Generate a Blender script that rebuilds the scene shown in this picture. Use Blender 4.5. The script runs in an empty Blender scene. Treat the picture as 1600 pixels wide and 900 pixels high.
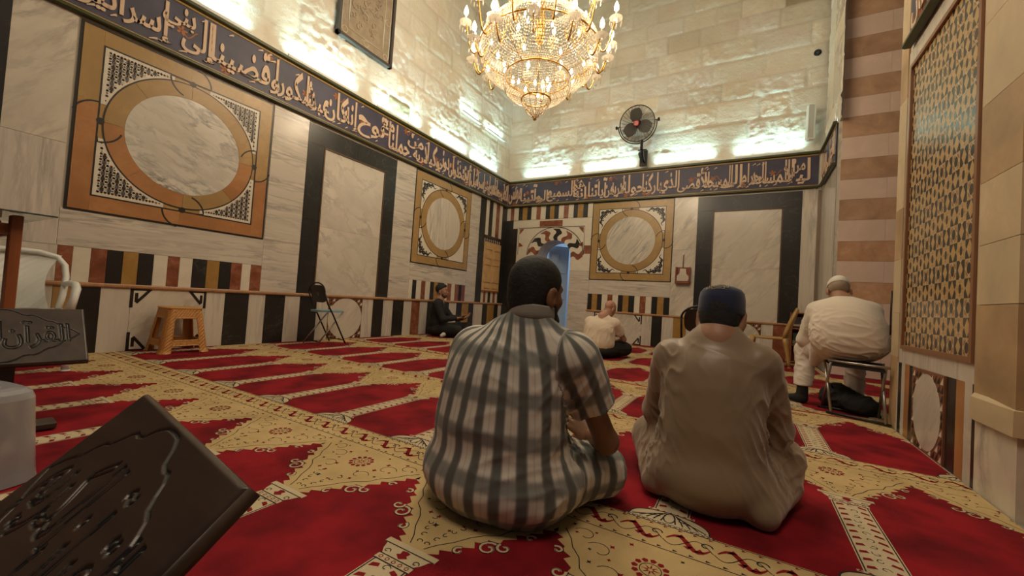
import bpy, bmesh, math, random
import numpy as np
from mathutils import Vector, Matrix, noise
from mathutils.geometry import tessellate_polygon
random.seed(7); RNG = np.random.default_rng(7)
PI = math.pi; sin, cos = math.sin, math.cos
SC = bpy.context.scene
COL = SC.collection

# ---------------------------------------------------------------- camera
cd = bpy.data.cameras.new('camera'); cam = bpy.data.objects.new('camera', cd); COL.objects.link(cam)
cd.sensor_width = 36; cd.lens = 633.167 / 1600 * 36; cd.clip_start = 0.02
_r = Vector((0.86535771, 0.49681857, 0.06578252)); _u = Vector((-0.04201572, -0.05887779, 0.99738061)); _f = Vector((-0.49939034, 0.86585491, 0.03007616))
CAM = Vector((5.60668, -9.20467, 0.8))
cam.matrix_world = Matrix(((_r.x, _u.x, -_f.x, CAM.x), (_r.y, _u.y, -_f.y, CAM.y), (_r.z, _u.z, -_f.z, CAM.z), (0, 0, 0, 1)))
SC.camera = cam

# ---------------------------------------------------------------- world, exposure
SC.view_settings.view_transform = 'Standard'; SC.view_settings.look = 'None'
SC.view_settings.gamma = 1; SC.view_settings.use_curve_mapping = False
SC.view_settings.exposure = 0.0
w = bpy.data.worlds.new('world'); SC.world = w; w.use_nodes = True
w.node_tree.nodes['Background'].inputs[0].default_value = (1.0, 0.86, 0.70, 1)
w.node_tree.nodes['Background'].inputs[1].default_value = 0.06
SC.cycles.use_denoising = True; SC.cycles.max_bounces = 6; SC.cycles.sample_clamp_indirect = 4.0
SC.cycles.caustics_reflective = False; SC.cycles.caustics_refractive = False

def lamp(name, kind, loc, energy, color, size=0.1, size_y=None, aim=None, parent=None):
    d = bpy.data.lights.new(name, kind); d.energy = energy; d.color = color
    if kind == 'AREA':
        d.size = size
        if size_y: d.shape = 'RECTANGLE'; d.size_y = size_y
    else: d.shadow_soft_size = size
    o = bpy.data.objects.new(name, d); COL.objects.link(o); o.location = loc
    if aim is not None: o.rotation_euler = (Vector(aim) - Vector(loc)).to_track_quat('-Z', 'Y').to_euler()
    if parent: o.parent = parent
    return o
# a lamp of the next bay behind the camera, then an added ceiling fill
lamp('bay_and_fill_light', 'AREA', (5.5, -9.7, 5.4), 92, (1.0, 0.81, 0.60), 1.6, aim=(5.3, -8.4, 0))
lamp('bay_and_fill_light', 'AREA', (3.2, -4.6, 7.6), 60, (1.0, 0.84, 0.64), 2.2, aim=(3.2, -4.6, 0))  # unseen fill added high over the middle of the room, no real lamp

# ---------------------------------------------------------------- mesh helpers
class MB:
    def __init__(s): s.v = []; s.f = []; s.m = []; s.a = []
    def add(s, vs, fs, m=0, a=None):
        b = len(s.v); s.v.extend([tuple(p) for p in vs])
        for f in fs: s.f.append(tuple(i + b for i in f)); s.m.append(m)
        return s
    def quad(s, *p, m=0): return s.add(p, [(0, 1, 2, 3)], m)
    def box(s, x0, x1, y0, y1, z0, z1, m=0):
        v = [(x, y, z) for x in (x0, x1) for y in (y0, y1) for z in (z0, z1)]
        return s.add(v, [(0, 1, 3, 2), (4, 6, 7, 5), (0, 4, 5, 1), (2, 3, 7, 6), (0, 2, 6, 4), (1, 5, 7, 3)], m)
    def cbox(s, c, d, M=None, m=0, bev=0.0):
        x, y, z = d[0] / 2, d[1] / 2, d[2] / 2
        if bev > 0:
            t = []
            for sx in (-1, 1):
                for sy in (-1, 1):
                    for sz in (-1, 1):
                        t += [(sx * (x - bev), sy * (y - bev), sz * z), (sx * (x - bev), sy * y, sz * (z - bev)), (sx * x, sy * (y - bev), sz * (z - bev))]
            bm = bmesh.new(); [bm.verts.new(p) for p in t]; bmesh.ops.convex_hull(bm, input=bm.verts)
            bm.verts.index_update(); vs = [q.co.copy() for q in bm.verts]; fs = [[q.index for q in f.verts] for f in bm.faces]; bm.free()
        else:
            vs = [Vector((a, b, e)) for a in (-x, x) for b in (-y, y) for e in (-z, z)]
            fs = [(0, 1, 3, 2), (4, 6, 7, 5), (0, 4, 5, 1), (2, 3, 7, 6), (0, 2, 6, 4), (1, 5, 7, 3)]
        C = Vector(c)
        return s.add([(M @ p if M else p) + C for p in map(Vector, vs)], fs, m)
    def poly(s, pts, z0, z1, m=0, sides=True):
        """flat outline in the XY plane lifted from z0 to z1"""
        n = len(pts); t = tessellate_polygon([[Vector((p[0], p[1], 0)) for p in pts]])
        top = [(p[0], p[1], z1) for p in pts]
        ar = sum(pts[i][0] * pts[(i + 1) % n][1] - pts[(i + 1) % n][0] * pts[i][1] for i in range(n))
        fs = []
        for a, b, c in t:
            A = (pts[b][0] - pts[a][0]) * (pts[c][1] - pts[a][1]) - (pts[c][0] - pts[a][0]) * (pts[b][1] - pts[a][1])
            fs.append((a, b, c) if A > 0 else (a, c, b))
        vs = list(top)
        if sides and z0 != z1:
            vs += [(p[0], p[1], z0) for p in pts]
            for i in range(n):
                j = (i + 1) % n
                fs.append((i, i + n, j + n, j) if ar > 0 else (i, j, j + n, i + n))
        return s.add(vs, fs, m)
    def rect(s, x0, x1, y0, y1, z0, z1, m=0): return s.poly([(x0, y0), (x1, y0), (x1, y1), (x0, y1)], z0, z1, m)
    def ribbon(s, pts, wd, z, m=0, closed=False, taper=None):
        n = len(pts); L = []; R = []
        for i in range(n):
            a = pts[(i - 1) % n if closed else max(i - 1, 0)]; b = pts[(i + 1) % n if closed else min(i + 1, n - 1)]
            dx, dy = b[0] - a[0], b[1] - a[1]; l = math.hypot(dx, dy) or 1
            h = wd / 2 * (taper(i / (n - 1)) if taper else 1)
            L.append((pts[i][0] - dy / l * h, pts[i][1] + dx / l * h, z)); R.append((pts[i][0] + dy / l * h, pts[i][1] - dx / l * h, z))
        fs = [(i, i + n, (i + 1) % n + n, (i + 1) % n) for i in range(n if closed else n - 1)]
        return s.add(L + R, fs, m)
    def annulus(s, c, r0, r1, z, m=0, a0=0, a1=2 * PI, n=64):
        vs = []; 
        for i in range(n + 1):
            a = a0 + (a1 - a0) * i / n
            vs += [(c[0] + r0 * cos(a), c[1] + r0 * sin(a), z), (c[0] + r1 * cos(a), c[1] + r1 * sin(a), z)]
        return s.add(vs, [(2 * i, 2 * i + 1, 2 * i + 3, 2 * i + 2) for i in range(n)], m)
    def tube(s, pts, r, n=8, m=0, caps=True, closed=False):
        P = [Vector(p) for p in pts]; k = len(P); rr = r if hasattr(r, '__len__') else [r] * k
        vs = []; up = None
        for i in range(k):
            t = (P[(i + 1) % k] - P[(i - 1) % k]) if closed else (P[min(i + 1, k - 1)] - P[max(i - 1, 0)])
            if t.length < 1e-9: t = Vector((0, 0, 1))
            t.normalize()
            if up is None:
                up = Vector((0, 0, 1)) if abs(t.z) < .9 else Vector((1, 0, 0))
            e = up - t * up.dot(t)
            if e.length < 1e-4: e = t.orthogonal()
            e.normalize(); up = e; g = t.cross(e)
            for j in range(n):
                a = 2 * PI * j / n; vs.append(P[i] + (e * cos(a) + g * sin(a)) * rr[i])
        fs = [(i * n + j, i * n + (j + 1) % n, ((i + 1) % k) * n + (j + 1) % n, ((i + 1) % k) * n + j) for i in range(k if closed else k - 1) for j in range(n)]
        if caps and not closed: fs += [tuple(range(n - 1, -1, -1)), tuple((k - 1) * n + j for j in range(n))]
        return s.add(vs, fs, m)
    def lathe(s, prof, n=32, c=(0, 0, 0), m=0, M=None, a0=0, a1=2 * PI):
        k = len(prof); full = abs(a1 - a0 - 2 * PI) < 1e-6; N = n if full else n + 1; vs = []
        for j in range(N):
            a = a0 + (a1 - a0) * j / n
            for r, z in prof:
                p = Vector((r * cos(a), r * sin(a), z)); vs.append((M @ p if M else p) + Vector(c))
        fs = [(j * k + i, ((j + 1) % N) * k + i, ((j + 1) % N) * k + i + 1, j * k + i + 1) for j in range(n) for i in range(k - 1)]
        return s.add(vs, fs, m)
    def grid(s, P, m=0, flip=False):
        """P: (ny, nx, 3) array"""
        ny, nx = P.shape[:2]; b = len(s.v); s.v.extend(map(tuple, P.reshape(-1, 3).tolist()))
        for j in range(ny - 1):
            for i in range(nx - 1):
                q = (b + j * nx + i, b + j * nx + i + 1, b + (j + 1) * nx + i + 1, b + (j + 1) * nx + i)
                s.f.append(q[::-1] if flip else q); s.m.append(m)
        return s
    def move(s, M):
        s.v = [tuple(M @ Vector(p)) for p in s.v]; return s
    def join(s, o, M=None, moff=0):
        return s.add([M @ Vector(p) for p in o.v] if M else o.v, [], 0) and s._f(o, moff)
    def _f(s, o, moff):
        b = len(s.v) - len(o.v)
        for f, m in zip(o.f, o.m): s.f.append(tuple(i + b for i in f)); s.m.append(m + moff)
        return s
    def build(s, name, mats, parent=None, smooth=False, rnd=False):
        me = bpy.data.meshes.new(name); me.from_pydata(s.v, [], s.f); 
        for m in (mats if isinstance(mats, (list, tuple)) else [mats]): me.materials.append(m)
        me.polygons.foreach_set('material_index', np.array(s.m, dtype=np.int32))
        if smooth: me.polygons.foreach_set('use_smooth', np.ones(len(s.f), dtype=bool))
        if rnd: slab_noise(me)
        me.update()
        o = bpy.data.objects.new(name, me); COL.objects.link(o)
        if parent: o.parent = parent
        return o

def slab_noise(me):
    """one random offset for each separate stone, so that no two slabs share veins"""
    n = len(me.vertices); par = np.arange(n)
    def find(a):
        while par[a] != a: par[a] = par[par[a]]; a = par[a]
        return a
    for p in me.polygons:
        r0 = find(p.vertices[0])
        for q in p.vertices[1:]:
            r1 = find(q)
            if r1 != r0: par[r1] = r0
    roots = np.array([find(i) for i in range(n)]); R = np.random.default_rng(3).random((n, 3)).astype(np.float32)
    at = me.attributes.new('slab', 'FLOAT_VECTOR', 'POINT'); at.data.foreach_set('vector', R[roots].ravel())

def tag(o, label, cat, group=None):
    o['label'] = label; o['category'] = cat
    if group: o['group'] = group
    return o
def thing(name, label, cat, loc=(0, 0, 0), rz=0, group=None, mat=None):
    o = bpy.data.objects.new(name, None); COL.objects.link(o); o.empty_display_size = .1
    if mat is not None: o.matrix_world = mat
    else: o.location = loc; o.rotation_euler = (0, 0, rz)
    return tag(o, label, cat, group)
def struct(o): o['kind'] = 'structure'; return o
def copy_tree(o, parent=None):
    c = o.copy(); COL.objects.link(c); c.parent = parent
    for ch in o.children: copy_tree(ch, c)
    return c
def frame(o, u, v):
    """matrix whose local x runs along u, local y along v, local z out of the wall"""
    u, v = Vector(u), Vector(v); n = u.cross(v)
    return Matrix(((u.x, v.x, n.x, o[0]), (u.y, v.y, n.y, o[1]), (u.z, v.z, n.z, o[2]), (0, 0, 0, 1)))
def FL(y=0, z=0, x=0): return frame((x, y, z), (0, 1, 0), (0, 0, 1))        # on the left wall
def FB(x=0, z=0, y=0): return frame((x, y, z), (1, 0, 0), (0, 0, 1))        # on the back wall
def FR(y=0, z=0, x=6.64): return frame((x, y, z), (0, -1, 0), (0, 0, 1))    # on a right-hand wall

# ---------------------------------------------------------------- materials
def newmat(name):
    m = bpy.data.materials.new(name); m.use_nodes = True; nt = m.node_tree
    return m, nt, nt.nodes['Principled BSDF']
def N(nt, t, **k):
    n = nt.nodes.new(t)
    for a, b in k.items():
        if a in ('ins',):
            for i, x in b.items(): n.inputs[i].default_value = x
        else: setattr(n, a, b)
    return n
def ramp(nt, fac, stops):
    r = nt.nodes.new('ShaderNodeValToRGB'); e = r.color_ramp.elements
    while len(e) > 1: e.remove(e[-1])
    e[0].position = stops[0][0]; e[0].color = (*stops[0][1], 1)
    for p, c in stops[1:]:
        q = e.new(p); q.color = (*c, 1)
    nt.links.new(fac, r.inputs[0]); return r.outputs[0]
def bump(nt, b, h, strength=.3, dist=.01):
    n = N(nt, 'ShaderNodeBump', ins={'Strength': strength, 'Distance': dist}); nt.links.new(h, n.inputs['Height']); nt.links.new(n.outputs[0], b.inputs['Normal'])
def coords(nt, scale=(1, 1, 1), slab=False, kind='Object', rot=None):
    tc = N(nt, 'ShaderNodeTexCoord'); out = tc.outputs[kind]
    if slab:
        at = N(nt, 'ShaderNodeAttribute', attribute_name='slab'); ma = N(nt, 'ShaderNodeVectorMath', operation='MULTIPLY_ADD')
        nt.links.new(at.outputs['Vector'], ma.inputs[0]); ma.inputs[1].default_value = (37, 23, 51); nt.links.new(out, ma.inputs[2]); out = ma.outputs[0]
    if rot:
        m0 = N(nt, 'ShaderNodeMapping'); m0.inputs['Rotation'].default_value = rot; nt.links.new(out, m0.inputs[0]); out = m0.outputs[0]
    mp = N(nt, 'ShaderNodeMapping'); mp.inputs['Scale'].default_value = scale; nt.links.new(out, mp.inputs[0])
    return mp
def plain(name, c, rough=.5, metal=0.0, var=0.0, scale=8, bmp=0.0, spec=.5, coat=0.0, stretch=(1, 1, 1)):
    m, nt, b = newmat(name); b.inputs['Base Color'].default_value = (*c, 1); b.inputs['Roughness'].default_value = rough; b.inputs['Metallic'].default_value = metal
    b.inputs['Specular IOR Level'].default_value = spec; b.inputs['Coat Weight'].default_value = coat
    if var or bmp:
        mp = coords(nt, stretch); nz = N(nt, 'ShaderNodeTexNoise', ins={'Scale': scale, 'Detail': 5.0, 'Roughness': .6}); nt.links.new(mp.outputs[0], nz.inputs[0])
        if var:
            nt.links.new(ramp(nt, nz.outputs[0], [(.3, tuple(max(0, x * (1 - var)) for x in c)), (.7, tuple(min(1, x * (1 + var)) for x in c))]), b.inputs['Base Color'])
        if bmp: bump(nt, b, nz.outputs[0], bmp)
    return m
def marble(name, base, vein, scale=1.2, stretch=(1, 1, 1), rough=.22, sharp=.12, amt=1.0, cloud=.12, rot=(0, 0, 0)):
    m, nt, b = newmat(name); mp = coords(nt, stretch, slab=True, rot=rot)
    n1 = N(nt, 'ShaderNodeTexNoise', ins={'Scale': scale * 1.3, 'Detail': 6.0, 'Roughness': .6, 'Distortion': .5}); nt.links.new(mp.outputs[0], n1.inputs[0])
    n2 = N(nt, 'ShaderNodeTexNoise', ins={'Scale': scale * 2.2, 'Detail': 9.0, 'Roughness': .62, 'Distortion': .35}); nt.links.new(mp.outputs[0], n2.inputs[0])
    s = N(nt, 'ShaderNodeMath', operation='SUBTRACT'); nt.links.new(n2.outputs[0], s.inputs[0]); s.inputs[1].default_value = .5
    ab = N(nt, 'ShaderNodeMath', operation='ABSOLUTE'); nt.links.new(s.outputs[0], ab.inputs[0])
    v = N(nt, 'ShaderNodeMapRange', ins={1: 0.0, 2: sharp, 3: amt, 4: 0.0}); nt.links.new(ab.outputs[0], v.inputs[0])
    k = N(nt, 'ShaderNodeMath', operation='MULTIPLY'); nt.links.new(v.outputs[0], k.inputs[0])
    pw = N(nt, 'ShaderNodeMapRange', ins={1: .42, 2: .68, 3: 0.05, 4: 1.0}); nt.links.new(n1.outputs[0], pw.inputs[0]); nt.links.new(pw.outputs[0], k.inputs[1])
    ba = ramp(nt, n1.outputs[0], [(.3, tuple(x * (1 - cloud) for x in base)), (.7, tuple(min(1, x * (1 + cloud)) for x in base))])
    mx = N(nt, 'ShaderNodeMix', data_type='RGBA'); nt.links.new(k.outputs[0], mx.inputs[0]); nt.links.new(ba, mx.inputs[6]); mx.inputs[7].default_value = (*vein, 1)
    nt.links.new(mx.outputs[2], b.inputs['Base Color']); b.inputs['Roughness'].default_value = rough
    return m
M = {}
M['white_h'] = marble('white marble, level veins', (.64, .58, .50), (.24, .22, .205), 1.1, (.55, 5, 1), .22, .09, .85, .08)
M['white_v'] = marble('white marble, upright veins', (.66, .60, .52), (.30, .28, .26), 1.0, (5, .45, 1), .22, .10, .8, .08)
M['white_c'] = marble('clouded white marble', (.66, .60, .51), (.30, .27, .24), .9, (.8, 2.6, 1), .22, .10, .8, .10, (0, 0, -.9))
M['grey_v'] = marble('grey veined marble', (.64, .60, .53), (.13, .125, .13), 1.5, (.8, 2.0, 1), .2, .075, 1.0, .14, (0, 0, .35))
M['black'] = marble('black marble', (.020, .019, .018), (.20, .19, .17), .8, (1, 1, 1), .30, .007, .6, .4)
M['red'] = marble('red marble', (.24, .075, .038), (.42, .25, .17), 4, (1, 1, 1), .25, .08, .5, .35)
M['yellow'] = marble('yellow marble', (.36, .20, .055), (.48, .32, .14), 3, (1, 1, 1), .25, .08, .4, .15)
M['rail'] = marble('peach marble', (.46, .25, .13), (.22, .11, .06), 2.5, (4, .8, 4), .28, .1, .6, .2)
M['ochre'] = marble('ochre stone', (.40, .25, .095), (.24, .14, .05), 2.0, (1, 1, 3), .32, .05, .5, .16)
M['orange'] = marble('orange stone', (.41, .185, .07), (.50, .29, .13), 1.6, (1, 1, 1), .3, .08, .5, .2)
M['inlay_white'] = plain('ivory inlay', (.72, .66, .55), .35, var=.06)
M['inlay_black'] = plain('black inlay', (.018, .016, .015), .35)
M['inlay_brown'] = plain('brown inlay', (.22, .09, .045), .4, var=.2)
M['inlay_blue'] = plain('slate inlay', (.07, .08, .10), .35)
M['olive'] = plain('dark olive moulding', (.045, .05, .014), .4, var=.15)
M['gold'] = plain('dull gold paint', (.42, .27, .07), .4, var=.1)
M['wood_red'] = plain('reddish wood', (.28, .085, .028), .42, var=.35, scale=5, stretch=(1, 1, .15), bmp=.08)
M['wood_dark'] = plain('dark stained wood', (.042, .024, .017), .36, var=.35, scale=7, stretch=(.25, 2.0, 2.0), bmp=.06)
M['wood_pine'] = plain('pale wood', (.62, .40, .19), .45, var=.12, scale=5, stretch=(1, 1, .2))
M['metal_dark'] = plain('dark metal', (.03, .028, .026), .38, .6)
M['steel'] = plain('brushed steel', (.42, .40, .37), .32, .95)
M['plastic_white'] = plain('white plastic', (.74, .75, .71), .35)
M['black_cloth'] = plain('black cloth', (.012, .011, .012), .85, var=.3, bmp=.2, scale=40)
# ================================================================ THE ROOM
# stone masonry: coursed blocks with rough faces and mortar joints, as real relief
def stone_mat():
    m, nt, b = newmat('pale limestone masonry'); mp = coords(nt)
    n1 = N(nt, 'ShaderNodeTexNoise', ins={'Scale': .9, 'Detail': 4.0}); n2 = N(nt, 'ShaderNodeTexNoise', ins={'Scale': 26.0, 'Detail': 8.0, 'Roughness': .65}); n3 = N(nt, 'ShaderNodeTexNoise', ins={'Scale': 7.0, 'Detail': 6.0})
    for n in (n1, n2, n3): nt.links.new(mp.outputs[0], n.inputs[0])
    at = N(nt, 'ShaderNodeAttribute', attribute_name='tone')
    c = ramp(nt, n1.outputs[0], [(.3, (.70, .63, .51)), (.55, (.79, .74, .63)), (.75, (.74, .62, .51))])
    mx = N(nt, 'ShaderNodeMix', data_type='RGBA', blend_type='MULTIPLY', ins={0: 1.0}); nt.links.new(c, mx.inputs[6]); nt.links.new(at.outputs['Color'], mx.inputs[7])
    nt.links.new(mx.outputs[2], b.inputs['Base Color']); b.inputs['Roughness'].default_value = .85; b.inputs['Specular IOR Level'].default_value = .25
    a = N(nt, 'ShaderNodeMath', operation='ADD'); nt.links.new(n2.outputs[0], a.inputs[0]); nt.links.new(n3.outputs[0], a.inputs[1])
    bump(nt, b, a.outputs[0], .6, .022)
    return m
M['stone'] = stone_mat()
def masonry(name, U, V, Mx, seed, parent, courses, lens, roughness, step=.03, z0=3.9):
    """a wall of blocks U wide, V tall in local (u, v, n)"""
    R = np.random.default_rng(seed); nu, nv = int(U / step) + 1, int(V / step) + 1
    u = np.linspace(0, U, nu); v = np.linspace(0, V, nv); H = np.zeros((nv, nu)); T = np.ones((nv, nu, 4), np.float32)
    edges = [0]
    while edges[-1] < V: edges.append(edges[-1] + courses * R.uniform(.85, 1.15))
    for k in range(len(edges) - 1):
        js = np.where((v >= edges[k]) & (v < edges[k + 1]))[0]
        if not len(js): continue
        x = -R.uniform(0, lens)
        while x < U:
            L = lens * R.uniform(.55, 1.35); is_ = np.where((u >= x) & (u < x + L))[0]
            if len(is_):
                rough = R.random() < roughness; off = R.uniform(-.006, .012); tone = R.uniform(.90, 1.06); warm = R.uniform(-.05, .05)
                if R.random() < .012: tone *= .55; warm = .25
                for j in js:
                    e2 = min(v[j] - edges[k], edges[k + 1] - v[j])
                    for i in is_:
                        e = min(e2, u[i] - x, x + L - u[i])
                        b = min(1, max(0, e / .045)); p = Vector((u[i] * 1.0, v[j] * 1.0, seed * 7.3))
                        h = off + .010 * b
                        if rough: h += b * (.010 * noise.noise(p * 3.1) + .010 * noise.noise(p * 7.7) + .012 * noise.noise(p * 15) + .012 * abs(noise.noise(Vector((p.x * 6, p.y * 20, p.z)))))
                        else: h += b * (.006 * noise.noise(p * 2.5) + .004 * noise.noise(p * 14))
                        H[j, i] = h
                        mt = .93 if e < .02 else 1.0
                        T[j, i] = (tone * mt, tone * mt * (1 - .3 * max(0, warm)), tone * mt * (1 - warm), 1)
            x += L
    P = np.zeros((nv, nu, 3)); P[..., 0] = u[None]; P[..., 1] = v[:, None]; P[..., 2] = H
    o = MB().grid(P).build(name, M['stone'], parent, smooth=True)
    ca = o.data.color_attributes.new('tone', 'FLOAT_COLOR', 'POINT'); ca.data.foreach_set('color', T.reshape(-1))
    o.matrix_world = Mx
    return o

# layout of the marble facing: spans of (u0, u1, material)
W_, B_, R_, Y_, K_ = 'white_v', 'black', 'red', 'yellow', 'inlay_white'
FACE = ['white_h', 'white_v', 'white_c', 'grey_v', 'black', 'red', 'yellow', 'ochre', 'inlay_white', 'inlay_black', 'inlay_brown', 'orange', 'rail']
FI = {k: i for i, k in enumerate(FACE)}; FM = [M[k] for k in FACE]
def slab(mb, u0, u1, v0, v1, mat, t=.012, gap=.0015): mb.rect(u0 + gap, u1 - gap, v0 + gap, v1 - gap, 0, t, FI[mat])
def stripes(mb, bounds, mats, v0, v1):
    for a, b, m in zip(bounds[:-1], bounds[1:], mats): slab(mb, a, b, v0, v1, m)
def mosaic_tri(mb, u0, u1, v0, v1, keep, s=.052, z=.0135):
    """little dark triangles on pale ground in the corners round a disc"""
    nu, nv = max(1, round((u1 - u0) / s)), max(1, round((v1 - v0) / s)); su, sv = (u1 - u0) / nu, (v1 - v0) / nv
    for i in range(nu):
        for j in range(nv):
            a, b = u0 + i * su, v0 + j * sv
            if keep(a + su / 2, b + sv / 2):
                mb.poly([(a + .06 * su, b + .06 * sv), (a + .94 * su, b + .06 * sv), (a + .94 * su, b + .94 * sv)], z, z, FI['inlay_black' if (i + j) % 3 else 'inlay_white'])
def disc_panel(mb, u0, u1, v0, v1, mat='white_c', sc=1.0):
    slab(mb, u0, u1, v0, v1, 'inlay_brown')
    c = ((u0 + u1) / 2, (v0 + v1) / 2); a, b = ((u1 - u0) / 2 - .004) * sc, ((v1 - v0) / 2 - .004) * min(1, sc + .06)
    mosaic_tri(mb, u0 + .01, u1 - .01, v0 + .01, v1 - .01, lambda x, y: ((x - c[0]) / a) ** 2 + ((y - c[1]) / b) ** 2 > .96)
    mb.poly([(c[0] + a * cos(t), c[1] + b * sin(t)) for t in np.linspace(0, 2 * PI, 48, endpoint=False)], .012, .0145, FI[mat])
def octagon_panel(mb, u0, u1, v0, v1, mat='white_c'):
    slab(mb, u0, u1, v0, v1, mat); c = .17
    for sx, sy, x, y in ((1, 1, u0, v0), (-1, 1, u1, v0), (1, -1, u0, v1), (-1, -1, u1, v1)):
        q = lambda pts: [(x + sx * a, y + sy * b) for a, b in pts]
        mb.poly(q([(.002, .01), (c, .01), (.002, c + .03)]), .012, .0135, FI['inlay_white'])
        for L in ([(.006, 0.0), (.006, c + .03)], [(0, .006), (c, .006)], [(.045, .045), (.045, c - .03)], [(.045, c - .02), (c - .02, .045 - .03)]):
            mb.ribbon(q(L), .028, .0145, FI['inlay_black'])

# ---- left wall (x = 0)
mb = MB(); yR = 2.0  # local u = y
Vr, Vt = .70, 3.24
mb.quad((-11, 0, -.001), (.1, 0, -.001), (.1, 3.9, -.001), (-11, 3.9, -.001), m=FI['inlay_white'])
lo = [(-11, -10.2, 'white_v'), (-10.2, -9.6, 'black'), (-9.6, -8.9, 'white_v'), (-8.9, -8.35, 'black'), (-8.35, -8.06, 'white_v'), (-8.06, -7.93, 'ochre'), (-7.93, -7.735, 'black'), (-7.735, -7.50, 'white_v'),
      (-6.82, -6.61, 'white_v'), (-6.61, -6.33, 'black'), (-6.33, -6.12, 'white_v'), (-6.12, -5.85, 'black'), (-5.85, -5.63, 'white_v'), (-5.63, -5.36, 'black'), (-5.36, -5.16, 'white_v'),
      (-4.515, -4.29, 'white_v'), (-4.29, -4.06, 'black'), (-4.06, -3.83, 'white_v'), (-3.83, -3.56, 'black'), (-3.56, -3.35, 'white_v'), (-3.35, -3.12, 'red'), (-3.12, -2.9, 'white_v'), (-2.9, -2.65, 'black'), (-2.65, -2.42, 'white_v'),
      (-2.42, -2.2, 'black'), (-2.2, -1.945, 'white_v'), (-1.945, -1.74, 'black'), (-1.74, -1.48, 'yellow'), (-1.48, -1.28, 'black'), (-1.28, -.9, 'white_v'), (-.9, -.685, 'black'), (-.685, -.37, 'yellow'), (-.37, -.18, 'black'), (-.18, 0, 'white_v')]
for a, b, m in lo: slab(mb, a, b, 0, Vr - .04, m)
octagon_panel(mb, -7.50, -6.82, 0, Vr - .04); disc_panel(mb, -5.16, -4.515, 0, Vr - .04)
# big slabs
mb.rect(-11, -8.46, Vr, Vt, 0, .012, FI['black'])
slab(mb, -8.46, -8.065, 2.0, Vt, 'white_c'); slab(mb, -8.46, -8.065, 1.04, 2.0, 'white_v'); slab(mb, -8.46, -8.055, Vr, 1.04, 'white_v')
slab(mb, -8.065, -6.205, 1.04, 1.40, 'white_h')
stripes(mb, [-8.055, -7.954, -7.828, -7.711, -7.59, -7.467, -7.339, -7.214, -7.105, -6.98, -6.835, -6.70, -6.572, -6.446, -6.338, -6.205],
        [R_, K_, R_, B_, Y_, B_, K_, R_, K_, B_, Y_, B_, R_, K_, R_], Vr, 1.04)
for a, b in ((1.40, 2.0), (2.0, 2.6), (2.6, Vt), (Vr, 1.40)): slab(mb, -6.205, -5.70, a, b, 'white_h')
for a, b in ((1.40, 2.3), (2.3, Vt), (Vr, 1.40)): slab(mb, -3.98, -3.47, a, b, 'white_h')
slab(mb, -3.47, -1.665, 1.07, 1.40, 'white_h')
stripes(mb, [-3.47, -3.37, -3.26, -3.121, -3.0, -2.857, -2.74, -2.62, -2.508, -2.412, -2.304, -2.164, -2.042, -1.899, -1.795, -1.665],
        [K_, B_, K_, R_, K_, B_, Y_, B_, B_, K_, R_, K_, R_, B_, R_], Vr, 1.07)
for a, b in ((Vr, 1.4), (1.4, Vt)): slab(mb, -1.665, -1.26, a, b, 'white_h')
for a, b in ((Vr, 1.9), (1.9, Vt)): slab(mb, -1.26, -1.008, a, b, 'black'); slab(mb, -.248, 0, a, b, 'black')
stripes(mb, [-1.008, -.874, -.707, -.55, -.385, -.248], [K_, B_, K_, R_, K_], 2.33, Vt)
stripes(mb, [-1.008, -.90, -.80, -.70, -.58, -.47, -.36, -.248], [K_, R_, K_, B_, K_, R_, K_], Vr, 1.0)
slab(mb, -1.008, -.248, 1.0, 2.33, 'white_h')
wl = struct(mb.build('wall_left', FM, rnd=True)); wl.matrix_world = FL()
struct(masonry('wall_upper_left', 11.2, 6.4, FL(-11, 3.92, -.10), 1, None, .43, .62, .55))

# ---- back wall (y = 0), with the arched doorway
mb = MB(); DL, DR, DS, DT = .99, 1.885, 1.97, 2.36   # door: left, right, springing, top
def archpts(n=24, r0=0.0): return [((DL + DR) / 2 + ((DR - DL) / 2 + r0) * cos(a), DS + (DT - DS + r0) * sin(a)) for a in np.linspace(0, PI, n)]
mb.poly([(0, 0), (DL, 0), (DL, DS)] + archpts()[::-1][1:-1] + [(DR, DS), (DR, 0), (6.9, 0), (6.9, 3.9), (0, 3.9)], -.001, -.001, FI['inlay_white'])
slab(mb, 0, .36, 0, 2.68, 'black'); slab(mb, .36, .62, 0, 1.62, 'white_h'); slab(mb, .62, DL, 0, 1.62, 'white_h')
slab(mb, DR, 2.39, 0, .8, 'white_h'); slab(mb, DR, 2.39, .8, 1.62, 'white_h')
stripes(mb, [0, .121, .225, .361, .477, .617, .736, .884, .999, 1.144, 1.26, 1.383, 1.501, 1.639, 1.759, 1.894, 1.998, 2.143, 2.258, 2.392],
        [K_, R_, K_, B_, Y_, B_, K_, R_, K_, B_, Y_, B_, K_, R_, K_, B_, Y_, B_, K_], 2.90, Vt)
slab(mb, .0, .22, 2.68, 2.90, 'black')
slab(mb, 2.392, 4.205, 1.077, 1.42, 'white_h')
stripes(mb, [2.372, 2.483, 2.613, 2.721, 2.855, 2.969, 3.099, 3.208, 3.338, 3.465, 3.585, 3.711, 3.836, 3.956, 4.086, 4.205],
        [B_, Y_, B_, K_, R_, K_, B_, Y_, B_, K_, R_, K_, B_, Y_, B_], Vr, 1.077)
for a, b in ((Vr, 1.4), (1.4, 2.1), (2.1, Vt)): slab(mb, 4.205, 4.67, a, b, 'white_c')
slab(mb, 6.456, 6.76, Vr, Vt, 'white_v')
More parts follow.
